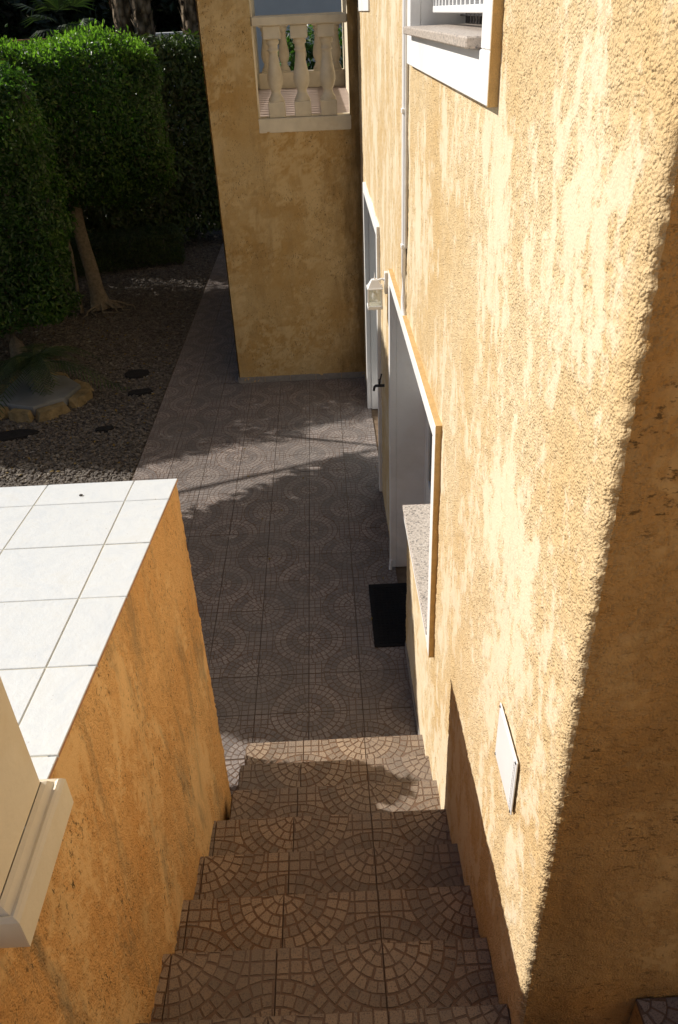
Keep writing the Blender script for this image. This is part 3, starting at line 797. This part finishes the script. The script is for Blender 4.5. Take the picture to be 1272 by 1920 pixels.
# ------------------------------------------------------------------ things fixed to the house wall
# vent cover
vc = empty('vent_cover', (0, 1.58, 2.21)); tag(vc, 'white square metal cover plate screwed to the sunlit wall', 'vent cover')
MB().box(-.022, -.017, -.117, .117, -.117, .117, bev=.002).box(-.0235, -.0221, -.105, .105, -.105, .105, bev=.001).build('plate', M['white_metal'], vc)
for y in (-.108, .108):
    for z in (-.108, .108):
        b = MB(); b.lathe([(.0045, 0), (.0045, .002), (.002, .003)], seg=8); o = b.build('screw', M['darkmetal'], vc); o.rotation_euler = (0, -math.pi / 2, 0); o.location = (-.0221, y, z)
fr = MB()
for k in range(18): fr.box(-.0255, -.0246, -.098 + .0, -.09, -.10 + k * .0115, -.094 + k * .0115)
fr.build('louvre', M['white_metal'], vc)

# downpipe
PYy = 4.62
dp = empty('downpipe', (0, PYy, 2.58)); tag(dp, 'thin white pipe running down the sunlit wall to the kitchen door frame', 'pipe')
MB().tube([(-.026, 0, 3.6), (-.026, 0, .40)], .017, 12).build('upper_pipe', M['white_metal'], dp)
MB().tube([(-.028, .0, .43), (-.028, .002, .25), (-.030, .004, .10), (-.030, -.0, .03), (-.026, -.045, -.03), (-.022, -.10, -.06)], .0155, 12).build('lower_pipe', M['white_metal'], dp)
MB().tube([(-.020, -.028, 3.6), (-.020, -.028, .40)], .010, 8).build('conduit', M['pale_grout'], dp)
for z in (.40, 1.1, 2.0, 2.9): MB().box(-.047, -.004, -.022, .022, z - .012, z + .012, bev=.003).build('clip', M['white_metal'], dp)

# wall lantern
la = empty('wall_lantern', (-.025, 6.02, 2.36)); la.scale = (.82, .82, .82); tag(la, 'cream glass wall lantern on a curved bracket beside the kitchen door', 'lantern')
MB().box(-.012, .025, -.035, .035, -.10, .10, bev=.004).build('back_plate', M['white_metal'], la)
MB().tube([(0, 0, .02), (-.03, 0, .035), (-.06, 0, .03), (-.085, 0, .0)], .011, 8).build('bracket', M['white_metal'], la)
hb = .062
b = MB()
for r0, r1, z0, z1 in ((.075, .075, -.045, -.035), (.066, .036, -.035, .02), (.036, .028, .02, .035)):
    b.add([(-r0, -r0, z0), (r0, -r0, z0), (r0, r0, z0), (-r0, r0, z0), (-r1, -r1, z1), (r1, -r1, z1), (r1, r1, z1), (-r1, r1, z1)], [(0, 3, 2, 1), (4, 5, 6, 7), (0, 1, 5, 4), (1, 2, 6, 5), (2, 3, 7, 6), (3, 0, 4, 7)])
b.lathe([(.010, .035), (.010, .045), (.004, .05), (.003, .095)], seg=8); b.build('roof', M['white_metal'], la).location = (-.105, 0, 0)
b = MB(); b.box(-hb, hb, -hb, hb, -.20, -.045); o = b.build('glass', M['lampglass'], la); o.location = (-.105, 0, -.0005)
b = MB()
for sx in (-1, 1):
    for sy in (-1, 1): b.box(sx * .064 - .005, sx * .064 + .005, sy * .064 - .005, sy * .064 + .005, -.205, -.046)
b.box(-.072, .072, -.072, .072, -.235, -.205, bev=.004); b.build('cage', M['white_metal'], la).location = (-.105, 0, 0)
b = MB(); b.lathe([(.010, -.05), (.012, -.075), (.026, -.105), (.030, -.13), (.024, -.155), (.008, -.168)], seg=14); b.build('bulb', M['white_metal'], la).location = (-.105, 0, 0)

# tap
tp = empty('garden_tap', (0, 6.42, 1.33)); tag(tp, 'dark metal garden tap on the shaded wall between the doors', 'tap')
MB().tube([(.01, 0, 0), (-.06, 0, 0), (-.085, 0, .0), (-.10, 0, -.01), (-.105, 0, -.045)], [.014, .012, .013, .012, .011], 10).build('spout', M['darkmetal'], tp)
MB().tube([(-.055, 0, 0), (-.055, 0, .04)], .009, 8).box(-.065, -.045, -.03, .03, .04, .052, bev=.003).tube([(-.05, 0, .05), (-.035, .0, .11)], .007, 8).build('lever', M['darkmetal'], tp)

# door mat
mt_ = empty('door_mat', (.05, 4.88, .004)); tag(mt_, 'black rubber door mat on the tiles at the kitchen door', 'door mat')
MB().box(-.30, .16, -.39, .39, 0, .010, bev=.003).build('border', M['black'], mt_)
b = MB()
for i in range(22):
    for j in range(12): b.box(-.262 + j * .034, -.262 + j * .034 + .022, -.355 + i * .0325, -.355 + i * .0325 + .022, .0101, .0145)
o = b.build('studs', M['black'], mt_); o['kind'] = 'stuff'
# small white door stop by the jamb
ds = MB().tube([(-.045, 5.46, .02), (-.04, 5.47, .11)], [.016, .012], 8).build('door_stop', M['white_metal']); tag(ds, 'small white stop standing at the foot of the kitchen door frame', 'door stop')

# ------------------------------------------------------------------ vegetation
def leaf_mesh(name, P, N, size, mat, seed, droop=.0):
    r = np.random.default_rng(seed); n = len(P)
    N = N / np.linalg.norm(N, axis=1, keepdims=True)
    d = r.normal(size=(n, 3)); d -= N * (d * N).sum(1, keepdims=True); d[:, 2] += droop; d /= np.linalg.norm(d, axis=1, keepdims=True)
    s_ = np.cross(N, d); L = size * r.uniform(.7, 1.25, n)[:, None]; W = L * r.uniform(.42, .55, n)[:, None]
    fold = N * L * .10
    A = P; B = P + d * L * .45 + s_ * W * .5 + fold; Cc = P + d * L; Dd = P + d * L * .45 - s_ * W * .5 + fold
    V = np.stack([A, B, Cc, Dd], 1).reshape(-1, 3); F = np.arange(4 * n).reshape(n, 4)
    rnd = np.clip(r.normal(.5, .2, n) + (vnoise(P, 3.0, seed) - .5) * .5, .07, 1); rnd[r.random(n) < .02] = .0
    return np_mesh(name, V, F, mat, False, {'rnd': rnd})

def box_points(n, hx, hy, z0, z1, rz, c, seed, depth=.14, rnd_r=.25, lump=.12, quad=None):
    """points just inside a clipped, rounded box crown"""
    r = np.random.default_rng(seed); hz = (z1 - z0) / 2; h = np.array([hx, hy, hz])
    ar = np.array([hy * hz, hy * hz, hx * hz, hx * hz, hx * hy, hx * hy * .6]); k = r.choice(6, n, p=ar / ar.sum())
    q = r.uniform(-1, 1, (n, 3)); ax = k // 2; sg = np.where(k % 2 == 0, 1.0, -1.0); sg = np.where(ax == 2, np.where(k == 4, 1.0, -1.0), sg)
    q[np.arange(n), ax] = sg; p = q * h
    inn = np.clip(p, -(h - rnd_r), h - rnd_r); dv = p - inn; ln = np.maximum(np.linalg.norm(dv, axis=1, keepdims=True), 1e-6)
    nrm = dv / ln; p = inn + nrm * np.minimum(ln, rnd_r)
    c3 = np.array([c[0], c[1], 0.0]); lw = (vnoise(p + c3, 2.2, seed + 1) - .5) * 2 * lump + (vnoise(p + c3, 6.0, seed + 2) - .5) * lump * 1.2
    dep = r.exponential(depth, n); p = p + nrm * (lw - dep)[:, None]
    nn = nrm + r.normal(0, .55, (n, 3)); nn[:, 2] += .25
    if quad is not None:
        a = (p[:, 0] / hx + 1) / 2; b = (p[:, 1] / hy + 1) / 2; q4 = np.array(quad, float)
        xy = (1 - a)[:, None] * (1 - b)[:, None] * q4[0] + a[:, None] * (1 - b)[:, None] * q4[1] + a[:, None] * b[:, None] * q4[2] + (1 - a)[:, None] * b[:, None] * q4[3]
        return np.concatenate([xy, p[:, 2:] + (z0 + z1) / 2], 1), nn
    cz, sz = math.cos(rz), math.sin(rz); Rz = np.array([[cz, -sz, 0], [sz, cz, 0], [0, 0, 1]])
    return p @ Rz.T + np.array([c[0], c[1], (z0 + z1) / 2]), nn @ Rz.T

def crown(name, parent, n, hx, hy, z0, z1, rz, c, size, mat, seed, inner=.25, **kw):
    P, N = box_points(n, hx, hy, z0, z1, rz, c, seed, **kw)
    k = int(n * inner); kw2 = dict(kw); P2, N2 = box_points(k, hx * .8, hy * .8, z0 + .2, z1 - .2, rz, c, seed + 9, depth=.3, quad=kw.get('quad'))
    me = leaf_mesh(name, np.concatenate([P, P2]), np.concatenate([N, N2]), size, mat, seed)
    o = link(name, me); o.parent = parent; o.matrix_parent_inverse = Matrix.Translation(-Vector(parent.location))
    # brighter leaves along the clipped top, sun glow painted into their colour
    r = np.random.default_rng(seed + 77); k = P[:, 2] > z1 - .32; Q = P[k]; Q = Q[r.random(len(Q)) < .55]; Q = Q + r.normal(0, .03, Q.shape); Q[:, 2] += r.uniform(0, .09, len(Q))
    if len(Q) and mat is LEAF and seed == 21:
        a = r.uniform(0, 6.28, len(Q)); Nn = np.stack([np.cos(a), np.sin(a), r.uniform(-.2, .6, len(Q))], 1)
        m2 = leaf_mesh('sunlit_leaves', Q, Nn, size * .95, M['leaf_sunlit'], seed + 5, .8); o2 = link('sunlit_leaves', m2); o2.parent = parent; o2.matrix_parent_inverse = Matrix.Translation(-Vector(parent.location))
    return o

def put(o, parent): o.parent = parent; o.matrix_parent_inverse = Matrix.Translation(-Vector(parent.location)); return o

def trunk(parent, base, top, r0, r1, mat, lean=.03, branches=5, spread=.7, seed=0, roots=False):
    rd = random.Random(seed); b = MB(); base = Vector(base); top = Vector(top)
    pts = [base + (top - base) * t + Vector((rd.uniform(-lean, lean), rd.uniform(-lean, lean), 0)) * (0 < t < 1) for t in np.linspace(0, 1, 7)]
    rr = [r0 * 1.5] + [r0 + (r1 - r0) * t for t in np.linspace(.15, 1, 6)]
    b.tube(pts, rr, 12)
    for k in range(branches):
        a = 2 * math.pi * k / branches + rd.uniform(-.3, .3); e = top + Vector((math.cos(a) * spread, math.sin(a) * spread, rd.uniform(.5, 1.0)))
        mdl = top + (e - top) * .5 + Vector((0, 0, .12)); b.tube([top - Vector((0, 0, .06)), mdl, e], [r1 * .7, r1 * .45, r1 * .2], 7)
    o = b.build('trunk', mat); put(o, parent)
    if roots:
        for k in range(9):
            a = rd.uniform(-1.9, .6); L = rd.uniform(.2, .42) * (1.7 if k == 0 else 1); rb = MB(); p = [base + Vector((0, 0, .12)) + Vector((math.cos(a), math.sin(a), 0)) * r0 * .9]
            for j in range(1, 6):
                a2 = a + rd.uniform(-.25, .25) + .1 * j * (k % 3 - 1); p.append(base + Vector((math.cos(a2) * (r0 + L * j / 5), math.sin(a2) * (r0 + L * j / 5), .12 * (1 - j / 5) ** 1.5 + .004)))
            rb.tube(p, [.028, .022, .018, .014, .010, .004], 7); put(rb.build('root', mat), parent)
    return o
LEAF = M['leaf']
GR = 'clipped ficus trees in the garden'
def tree(label, base, crown_args, trunk_top, r0=.1, group=GR, name='ficus_tree', mat=LEAF, roots=False, branches=6, spread=.7, seed=1):
    t = empty(name, base); tag(t, label, 'tree', group)
    trunk(t, base, trunk_top, r0, r0 * .75, M['bark'], .02, branches, spread, seed, roots)
    crown('crown', t, *crown_args[0], **crown_args[1]); return t
RZ = R(22)
# the tree with the visible pale trunk
tree('box clipped green ficus on a pale trunk with roots showing', (-4.33, 13.3, 0),
     ((64000, 1.55, 1.25, 1.68, 3.90, RZ, (-4.50, 13.60), .068, LEAF, 21), dict(rnd_r=.6, lump=.14)), (-4.50, 13.42, 2.0), .125, roots=True, seed=3)
# foreground left crown
tree('large ficus bush cut off by the left frame edge, above the potted palm', (-5.0, 11.0, 0),
     ((66000, 2.1, .95, .62, 3.80, RZ, (-6.02, 10.45), .072, LEAF, 31), dict(lump=.16, rnd_r=.45)), (-5.0, 11.0, 1.6), .10, seed=4)
# darker hedge tree behind
tree('dark clipped ficus behind the pale trunk tree, next to the tower', (-4.1, 17.9, 0),
     ((40000, 2.2, 1.2, .25, 3.80, RZ, (-4.75, 17.75), .12, M['leaf_low'], 41), {}), (-4.1, 17.9, 1.8), .1, seed=5)
# unseen trees added outside the frame on the left to shade landing and gravel
tree('unseen clipped ficus left of the frame, placed to shade the landing', (-5.0, 6.3, 0),
     ((42000, 1.5, 1.6, 2.80, 4.85, 0, (-5.4, 6.7), .13, LEAF, 51), dict(lump=.08, rnd_r=.15, quad=((-7.0, 5.5), (-3.85, 6.1), (-4.0, 8.85), (-7.0, 6.75)))), (-5.4, 6.5, 3.0), .1, seed=6)
tree('unseen tall ficus further left beyond the landing, added for shade', (-8.4, 11.8, 0),
     ((16000, 2.2, 1.6, 1.6, 4.6, RZ, (-8.4, 11.8), .12, LEAF, 61), {}), (-8.4, 11.8, 2.0), .12, seed=7)
tree('unseen tall ficus left of the frame, added to shade the gravel', (-7.9, 16.0, 0),
     ((12000, 1.6, 1.6, .8, 4.2, RZ, (-7.9, 16.0), .12, LEAF, 62), {}), (-7.9, 16.0, 2.0), .12, seed=8)
tree('unseen ficus between two taller ones, added to shade the gravel', (-8.1, 13.9, 0),
     ((15000, 1.5, 1.2, 1.2, 4.4, RZ, (-8.1, 13.9), .14, LEAF, 63), {}), (-8.1, 13.9, 2.0), .12, seed=9)
# unseen round bush added behind the stair wall to shade the steps
bush = empty('shading_bush', (-2.0, 3.37, 0)); tag(bush, 'unseen round bush in a pot, added behind the stair wall to shade the steps', 'bush')
b = MB(); b.lathe([(.15, 0), (.19, .30), (.21, .32), (.21, .36), (.18, .36), (.17, .30)], seg=20); b.build('pot', M['terracotta'], bush)
MB().tube([(0, 0, .28), (.01, 0, .8)], [.03, .02], 8).build('stem', M['bark'], bush)
r = np.random.default_rng(5); q = r.normal(size=(5200, 3)); q /= np.linalg.norm(q, axis=1, keepdims=True)
Pb = q * (np.array([.34, .26, .68]) * (1 - r.exponential(.12, (5200, 1)).clip(0, .9))) + np.array([0, 0, 1.18])
link('crown', leaf_mesh('crown', Pb, q + r.normal(0, .5, q.shape), .075, LEAF, 9), bush)

# low box hedges
def low_hedge(label, c, hx, hy, z1, rz, n, seed):
    t = empty('box_hedge', (c[0], c[1], 0)); tag(t, label, 'hedge', 'low clipped box hedges')
    crown('foliage', t, n, hx, hy, 0.0, z1, rz, c, .045, M['leaf_low'], seed, depth=.05, rnd_r=.08, lump=.04)
    b = MB()
    for k in range(6):
        x = (k - 2.5) / 3 * hx * .9; X = c[0] + x * math.cos(rz); Y = c[1] + x * math.sin(rz); b.tube([(X, Y, 0), (X + .03, Y, z1 * .6)], [.015, .008], 6)
    put(b.build('stem', M['bark']), t)
low_hedge('low box hedge behind the pale tree trunk', (-4.62, 16.5), 1.15, .95, .62, R(18), 24000, 71)
low_hedge('low box hedge further back beside the tower corner', (-4.2, 22.2), 1.3, .9, .66, R(25), 14000, 72)

# palms
def palm(label, base, r0, lean, seed, H=9.0):
    t = empty('palm_tree', base); tag(t, label, 'palm tree', 'palm trunks behind the hedges')
    rd = random.Random(seed); b = MB(); pts = []; rr = []; n = 46
    for k in range(n):
        z = H * k / (n - 1); pts.append((lean * (z / H) ** 1.2 * 2.0, 0, z)); rr.append(r0 * (1 + .07 * (k % 2)) * (1.25 - .25 * min(1, z / 1.5)))
    b.tube(pts, rr, 14)
    for k in range(360):     # leaf-base scales
        z = rd.uniform(.2, H * .8); a = 2.39996 * k; x0 = lean * (z / H) ** 1.2 * 2.0; ca, sa = math.cos(a), math.sin(a); w = .055; rr_ = r0 * 1.03
        p = Vector((x0 + ca * rr_, sa * rr_, z)); s_ = Vector((-sa, ca, 0)); u = Vector((ca * .06, sa * .06, .16))
        b.add([p - s_ * w, p + s_ * w, p + u + s_ * w * .3, p + u - s_ * w * .3], [(0, 1, 2, 3)])
    b.build('trunk', M['palm'], t)
    V = []; F = []
    top = Vector(pts[-1])
    for k in range(26):
        a = 2.4 * k; el = rd.uniform(-.5, .9); L = rd.uniform(1.3, 1.9); d = Vector((math.cos(a) * math.cos(el), math.sin(a) * math.cos(el), math.sin(el))); c = top + d * L * .6
        s_ = d.cross(Vector((0, 0, 1))).normalized()
        for j in range(16):
            th = (j - 7.5) / 7.5 * 1.25; dd = d * math.cos(th) + s_ * math.sin(th); tip = c + dd * L * .55 + Vector((0, 0, -.25)); w = s_ * math.cos(th) * .035 - d * math.sin(th) * .035; o_ = len(V); md = (c + tip) / 2 + Vector((0, 0, .1))
            V += [c, md + w, tip, md - w]; F.append((o_, o_ + 1, o_ + 2, o_ + 3))
    me = np_mesh('fronds', [tuple(v) for v in V], F, M['frond'], False, {'rnd': [rd.random() for _ in F]}); o = link('fronds', me, t); o['kind'] = 'stuff'
palm('palm trunk behind the hedge, leftmost of three', (-4.45, 19.6, 0), .235, .05, 1)
palm('palm trunk behind the hedge, middle of three', (-3.92, 19.4, 0), .20, -.12, 2, 9.6)
palm('palm trunk closest to the tower edge', (-3.02, 19.9, 0), .225, -.02, 3)
# low fan palm clump at the back
fp = empty('fan_palm', (-5.75, 19.6, 0)); tag(fp, 'low fan palm with drooping dry leaves at the back', 'palm')
MB().tube([(0, 0, 0), (.05, 0, 3.0)], [.16, .13], 10).build('trunk', M['palm'], fp)
rd = random.Random(4); V = []; F = []
for k in range(46):
    a = 2.4 * k; el = rd.uniform(-.6, 1.1); L = rd.uniform(.7, 1.05); d = Vector((math.cos(a) * math.cos(el), math.sin(a) * math.cos(el), math.sin(el))); c = Vector((.05, 0, rd.uniform(3.2, 4.1))) + d * L * .6
    s_ = d.cross(Vector((0, 0, 1))).normalized()
    for j in range(14):
        th = (j - 6.5) / 6.5 * 1.3; dd = d * math.cos(th) + s_ * math.sin(th); tip = c + dd * L * .6 + Vector((0, 0, -.22)); w = s_ * math.cos(th) * .024 - d * math.sin(th) * .024; o_ = len(V); md = (c + tip) / 2 + Vector((0, 0, .06))
        V += [c, md + w, tip, md - w]; F.append((o_, o_ + 1, o_ + 2, o_ + 3))
o = link('fronds', np_mesh('fronds', [tuple(v) for v in V], F, M['leaf_dark'], False, {'rnd': [rd.random() for _ in F]}), fp); o['kind'] = 'stuff'

# garden boundary wall and neighbour
gw = empty('garden_wall', (-7.5, 23.5, 0)); tag(gw, 'low boundary wall with terracotta coping behind the hedges', 'wall')
put(MB().box(-14, -3.7, 23.5, 23.75, 0, 3.78).build('wall_body', M['white_wall']), gw)
put(MB().box(-14, -5.9, 23.45, 23.8, 3.781, 3.83, bev=.01).build('coping', M['terracotta']), gw)
put(MB().box(-5.89, -3.68, 23.45, 23.8, 3.781, 3.84, bev=.01).build('coping', M['white_wall']), gw)
nb = empty('neighbour_house', (2, 27, 0)); tag(nb, 'white neighbouring house seen behind the tower balcony', 'house')
put(MB().box(-3.62, 9, 26.5, 34, 0, 7.5).build('wall', M['white_wall']), nb)
put(MB().box(-3.8, 9.2, 26.3, 34.2, 7.501, 7.75).build('roof', M['terracotta']), nb)
# leafy climber seen through the back balustrade
cl = empty('balcony_shrub', (-.45, 16.6, 0)); tag(cl, 'glossy green shrub showing through the rear balcony balusters', 'shrub')
MB().tube([(0, 0, 0), (0, 0, 3.0)], [.05, .03], 8).build('stem', M['bark'], cl)
P, N = box_points(2600, .75, .4, 2.6, 3.85, .1, (-.35, 16.6), 77, depth=.2, rnd_r=.3, lump=.3)
link('foliage', leaf_mesh('foliage', P - np.array([-.45, 16.6, 0]), N, .11, LEAF, 78), cl)

# dark trees behind the boundary wall
def big_tree(label, base, n, rad, H, seed):
    t = empty('evergreen_tree', base); tag(t, label, 'tree', 'dark evergreen trees beyond the boundary wall')
    trunk(t, base, (base[0], base[1], H * .45), .22, .15, M['bark'], .08, 7, rad * .6, seed)
    r = np.random.default_rng(seed); k = 60; cc = r.normal(size=(k, 3)); cc /= np.linalg.norm(cc, axis=1, keepdims=True); cc *= r.uniform(.35, 1, (k, 1)); cc = cc * np.array([rad, rad, H * .42])
    idx = r.integers(0, k, n); q = r.normal(size=(n, 3)); q /= np.linalg.norm(q, axis=1, keepdims=True); P = cc[idx] + q * (rad * .30 * (1 - r.exponential(.15, (n, 1)).clip(0, .8)))
    P += np.array([base[0], base[1], H * .56]); o = link('crown', leaf_mesh('crown', P, q + r.normal(0, .5, q.shape), .30, M['leaf_dark'], seed)); put(o, t)
for i, (x, y, rad, H, lb) in enumerate(((-13.5, 27.5, 3.2, 9, 'dark evergreen far left beyond the boundary wall'), (-9.6, 29, 3.4, 10, 'dark evergreen behind the fan palm'), (-6.0, 28.0, 2.9, 9, 'dark evergreen behind the left pair of palm trunks'), (-17, 21, 3.6, 9, 'dark evergreen left of the garden outside the frame'), (-6.2, 34, 4.0, 12, 'tallest dark evergreen behind the tower edge'))):
    big_tree(lb, (x, y, 0), 20000, rad, H, 80 + i)

# stake beside the trunk
sk_ = MB().tube([(-4.62, 13.1, 0), (-4.60, 13.15, 1.0), (-4.66, 13.1, 1.9)], [.035, .03, .026], 8).build('tree_stake', M['bark']); tag(sk_, 'slim wooden stake standing left of the pale tree trunk', 'stake')

# gravel
n = 52000; r = np.random.default_rng(15)
px = r.uniform(-6.2, -2.69, n); py = 6.6 + (18.5 - 6.6) * r.random(n) ** 1.35; s_ = r.uniform(.010, .024, n) * r.uniform(.8, 1.5, n)
base = np.array([[1, 0, 0], [-.5, .87, 0], [-.5, -.87, 0], [.35, .6, .55], [-.7, 0, .55], [.35, -.6, .55]], float)
an = r.uniform(0, 6.28, n); ca, sa = np.cos(an), np.sin(an); st_ = r.uniform(.7, 1.3, (n, 3))
Vb = base[None] * s_[:, None, None] * st_[:, None, :]
Vx = Vb[..., 0] * ca[:, None] - Vb[..., 1] * sa[:, None] + px[:, None]; Vy = Vb[..., 0] * sa[:, None] + Vb[..., 1] * ca[:, None] + py[:, None]; Vz = Vb[..., 2] - .036 + r.uniform(0, .012, n)[:, None]
V = np.stack([Vx, Vy, Vz], -1).reshape(-1, 3)
tri = np.array([(0, 1, 3), (1, 4, 3), (1, 2, 4), (2, 5, 4), (2, 0, 5), (0, 3, 5), (3, 4, 5)])
F = (tri[None] + (np.arange(n) * 6)[:, None, None]).reshape(-1, 3)
o = link('gravel', np_mesh('gravel', V, F, M['pebble'], False, {'rnd': np.repeat(np.clip(r.beta(2, 3.2, n), 0, 1), 7)}))
tag(o, 'loose dark pebbles covering the garden bed', 'gravel', kind='stuff')
# fallen yellow leaves on gravel
P = np.stack([r.uniform(-5, -2.7, 260), r.uniform(7, 13, 260), np.full(260, -.012)], 1); Nn = np.tile((0, 0, 1.), (260, 1)) + r.normal(0, .2, (260, 3))
ml = mat_leaf('dry_leaf', [(0, (.16, .10, .03)), (1, (.28, .20, .07))], .1, .8, .1)
o = link('fallen_leaves', leaf_mesh('fallen_leaves', P, Nn, .05, ml, 3)); tag(o, 'dry fallen leaves scattered on the gravel', 'leaves', kind='stuff')

P = np.stack([r.uniform(-2.6, -.05, 34), r.uniform(3.6, 12, 34), np.full(34, .006)], 1); P[12:, 0] = np.where(r.random(22) < .5, r.uniform(-.12, -.03, 22), P[12:, 0]); P[:, 0] = np.where(P[:, 1] > 9.6, r.uniform(-2.6, -1.8, 34), P[:, 0])
o = link('leaf_litter', leaf_mesh('leaf_litter', P, np.tile((0, 0, 1.), (34, 1)) + r.normal(0, .25, (34, 3)), .032, ml, 4)); tag(o, 'few small dry leaves blown over the patterned paving', 'leaves', kind='stuff')
# dark stepping stones
def blob(cx, cy, a, b, rz, seed, n=14):
    rd = random.Random(seed); return [(cx + math.cos(t) * a * (1 + rd.uniform(-.12, .12)) * math.cos(rz) - math.sin(t) * b * (1 + rd.uniform(-.12, .12)) * math.sin(rz), cy + math.cos(t) * a * math.sin(rz) + math.sin(t) * b * (1 + rd.uniform(-.15, .15)) * math.cos(rz)) for t in [2 * math.pi * k / n for k in range(n)]]
for i, (cx, cy, a, b_, lb) in enumerate(((-3.17, 10.3, .19, .14, 'oval dark slate stone in the gravel nearest the tower'), (-3.0, 9.66, .17, .09, 'thin dark slate stone in the gravel by the path edge'), (-3.25, 8.6, .12, .06, 'smallest dark slate stone in the gravel'), (-4.35, 8.55, .32, .12, 'long dark slate stone in front of the potted palm'))):
    poly = blob(cx, cy, a, b_, .2, i + 3); top = [(cx + (x - cx) * .92, cy + (y - cy) * .92) for x, y in poly]
    o = MB().prism(poly, -.035, .002, 0, top).build('stepping_stone', M['slate']); tag(o, lb, 'stone', 'dark stones set in the gravel')

# marble slab on rough stones with the potted palm
sl = empty('stone_plinth', (-4.3, 9.6, 0)); tag(sl, 'pale slab edged with rough ochre stones under the potted palm', 'plinth')
hexp = [(-4.85, 9.25), (-4.2, 8.98), (-3.84, 9.28), (-3.72, 9.72), (-4.05, 10.1), (-4.75, 10.25)]
put(MB().prism([(-4.33 + (x + 4.33) * .90, 9.63 + (y - 9.63) * .90) for x, y in hexp], .0, .115, 0, [(-4.33 + (x + 4.33) * .885, 9.63 + (y - 9.63) * .885) for x, y in hexp]).build('slab', mat_plain('marble_slab', (.27, .28, .29), .5, .12, 6, .35)), sl)
cxy = (-4.3, 9.6)
for i in range(len(hexp)):
    a, b_ = Vector(hexp[i]), Vector(hexp[(i + 1) % len(hexp)]); L = (b_ - a).length; k = max(1, round(L / .36))
    for j in range(k):
        rd = random.Random(i * 7 + j); p0 = a.lerp(b_, j / k + .02); p1 = a.lerp(b_, (j + 1) / k - .02); nr = Vector(((p0 + p1) / 2 - Vector(cxy))).normalized(); w = rd.uniform(.10, .26)
        tn = (p1 - p0)
        poly = [p0 - nr * .03, p0 + nr * w * rd.uniform(.7, 1), p0.lerp(p1, .35) + nr * w * rd.uniform(.9, 1.25), p0.lerp(p1, .7) + nr * w * rd.uniform(.8, 1.2), p1 + nr * w * rd.uniform(.6, 1), p1 - nr * .03][::-1]
        c_ = sum(poly, Vector((0, 0))) / 6; top = [(c_.x + (q.x - c_.x) * .80 + rd.uniform(-.025, .025), c_.y + (q.y - c_.y) * .80 + rd.uniform(-.025, .025)) for q in poly]
        put(MB().prism([(q.x, q.y) for q in poly], -.04, rd.uniform(.03, .10), 0, top).build('stone', M['stone']), sl)
pt = empty('potted_palm', (-4.27, 9.62, .115)); tag(pt, 'grey pot with a drooping feathery palm on the pale slab', 'potted plant')
b = MB(); b.lathe([(.115, 0), (.125, .01), (.165, .27), (.185, .28), (.185, .325), (.165, .325), (.158, .29)], seg=24); b.build('pot', M['pot'], pt)
MB().lathe([(.155, .27), (.0, .285)], seg=20).build('soil', M['earth'], pt)
rd = random.Random(8)
for k in range(17):
    a = 2 * math.pi * k / 17 + rd.uniform(-.2, .2); L = rd.uniform(.75, 1.1); el = rd.uniform(.5, 1.25); V = []; F = []; pts = []
    for j in range(12):
        t = j / 11; rr_ = L * t * math.cos(el) + .25 * t * t * L; z = .30 + L * t * math.sin(el) - 1.0 * L * t * t * .95; pts.append(Vector((math.cos(a) * rr_, math.sin(a) * rr_, max(z, .02 + .1 * (k % 3)))))
    b = MB(); b.tube(pts, [.009 * (1 - .8 * j / 11) for j in range(12)], 5)
    sd = Vector((-math.sin(a), math.cos(a), 0))
    for j in range(24):
        t = .12 + .88 * j / 23; i0 = min(10, int(t * 11)); p = pts[i0].lerp(pts[i0 + 1], t * 11 - i0); tg = (pts[min(11, i0 + 1)] - pts[i0]).normalized(); ll = .20 * math.sin(math.pi * (.15 + .8 * t)) + .04
        for sg in (-1, 1):
            d = (sd * sg * .85 + tg * .55 + Vector((0, 0, -.25))).normalized(); w = tg * .009
            b.add([p - w, p + w, p + d * ll * .6 + w * .9, p + d * ll, p + d * ll * .6 - w * .9], [(0, 1, 2, 3, 4)])
    me = b.mesh('frond', M['frond']); at = me.attributes.new('rnd', 'FLOAT', 'FACE'); at.data.foreach_set('value', [rd.uniform(.1, .9) for _ in me.polygons]); link('frond', me, pt)

# unseen timber beam on posts, added outside the frame to cast the thin bar of shade across the landing
pg = empty('shade_beam', (-6.2, 9.0, 0)); tag(pg, 'unseen timber beam on two posts, added to cast a thin bar of shade', 'shade_beam')
d0 = Vector((-7.9, 8.43, 4.0)); d1 = Vector((-5.05, 9.42, 4.0))
put(MB().tube([d0, d1], .028, 8).build('beam', M['timber']), pg)
for p in (d0, d1): put(MB().tube([(p.x, p.y, 0), (p.x, p.y, 4.02)], .03, 8).build('post', M['timber']), pg)
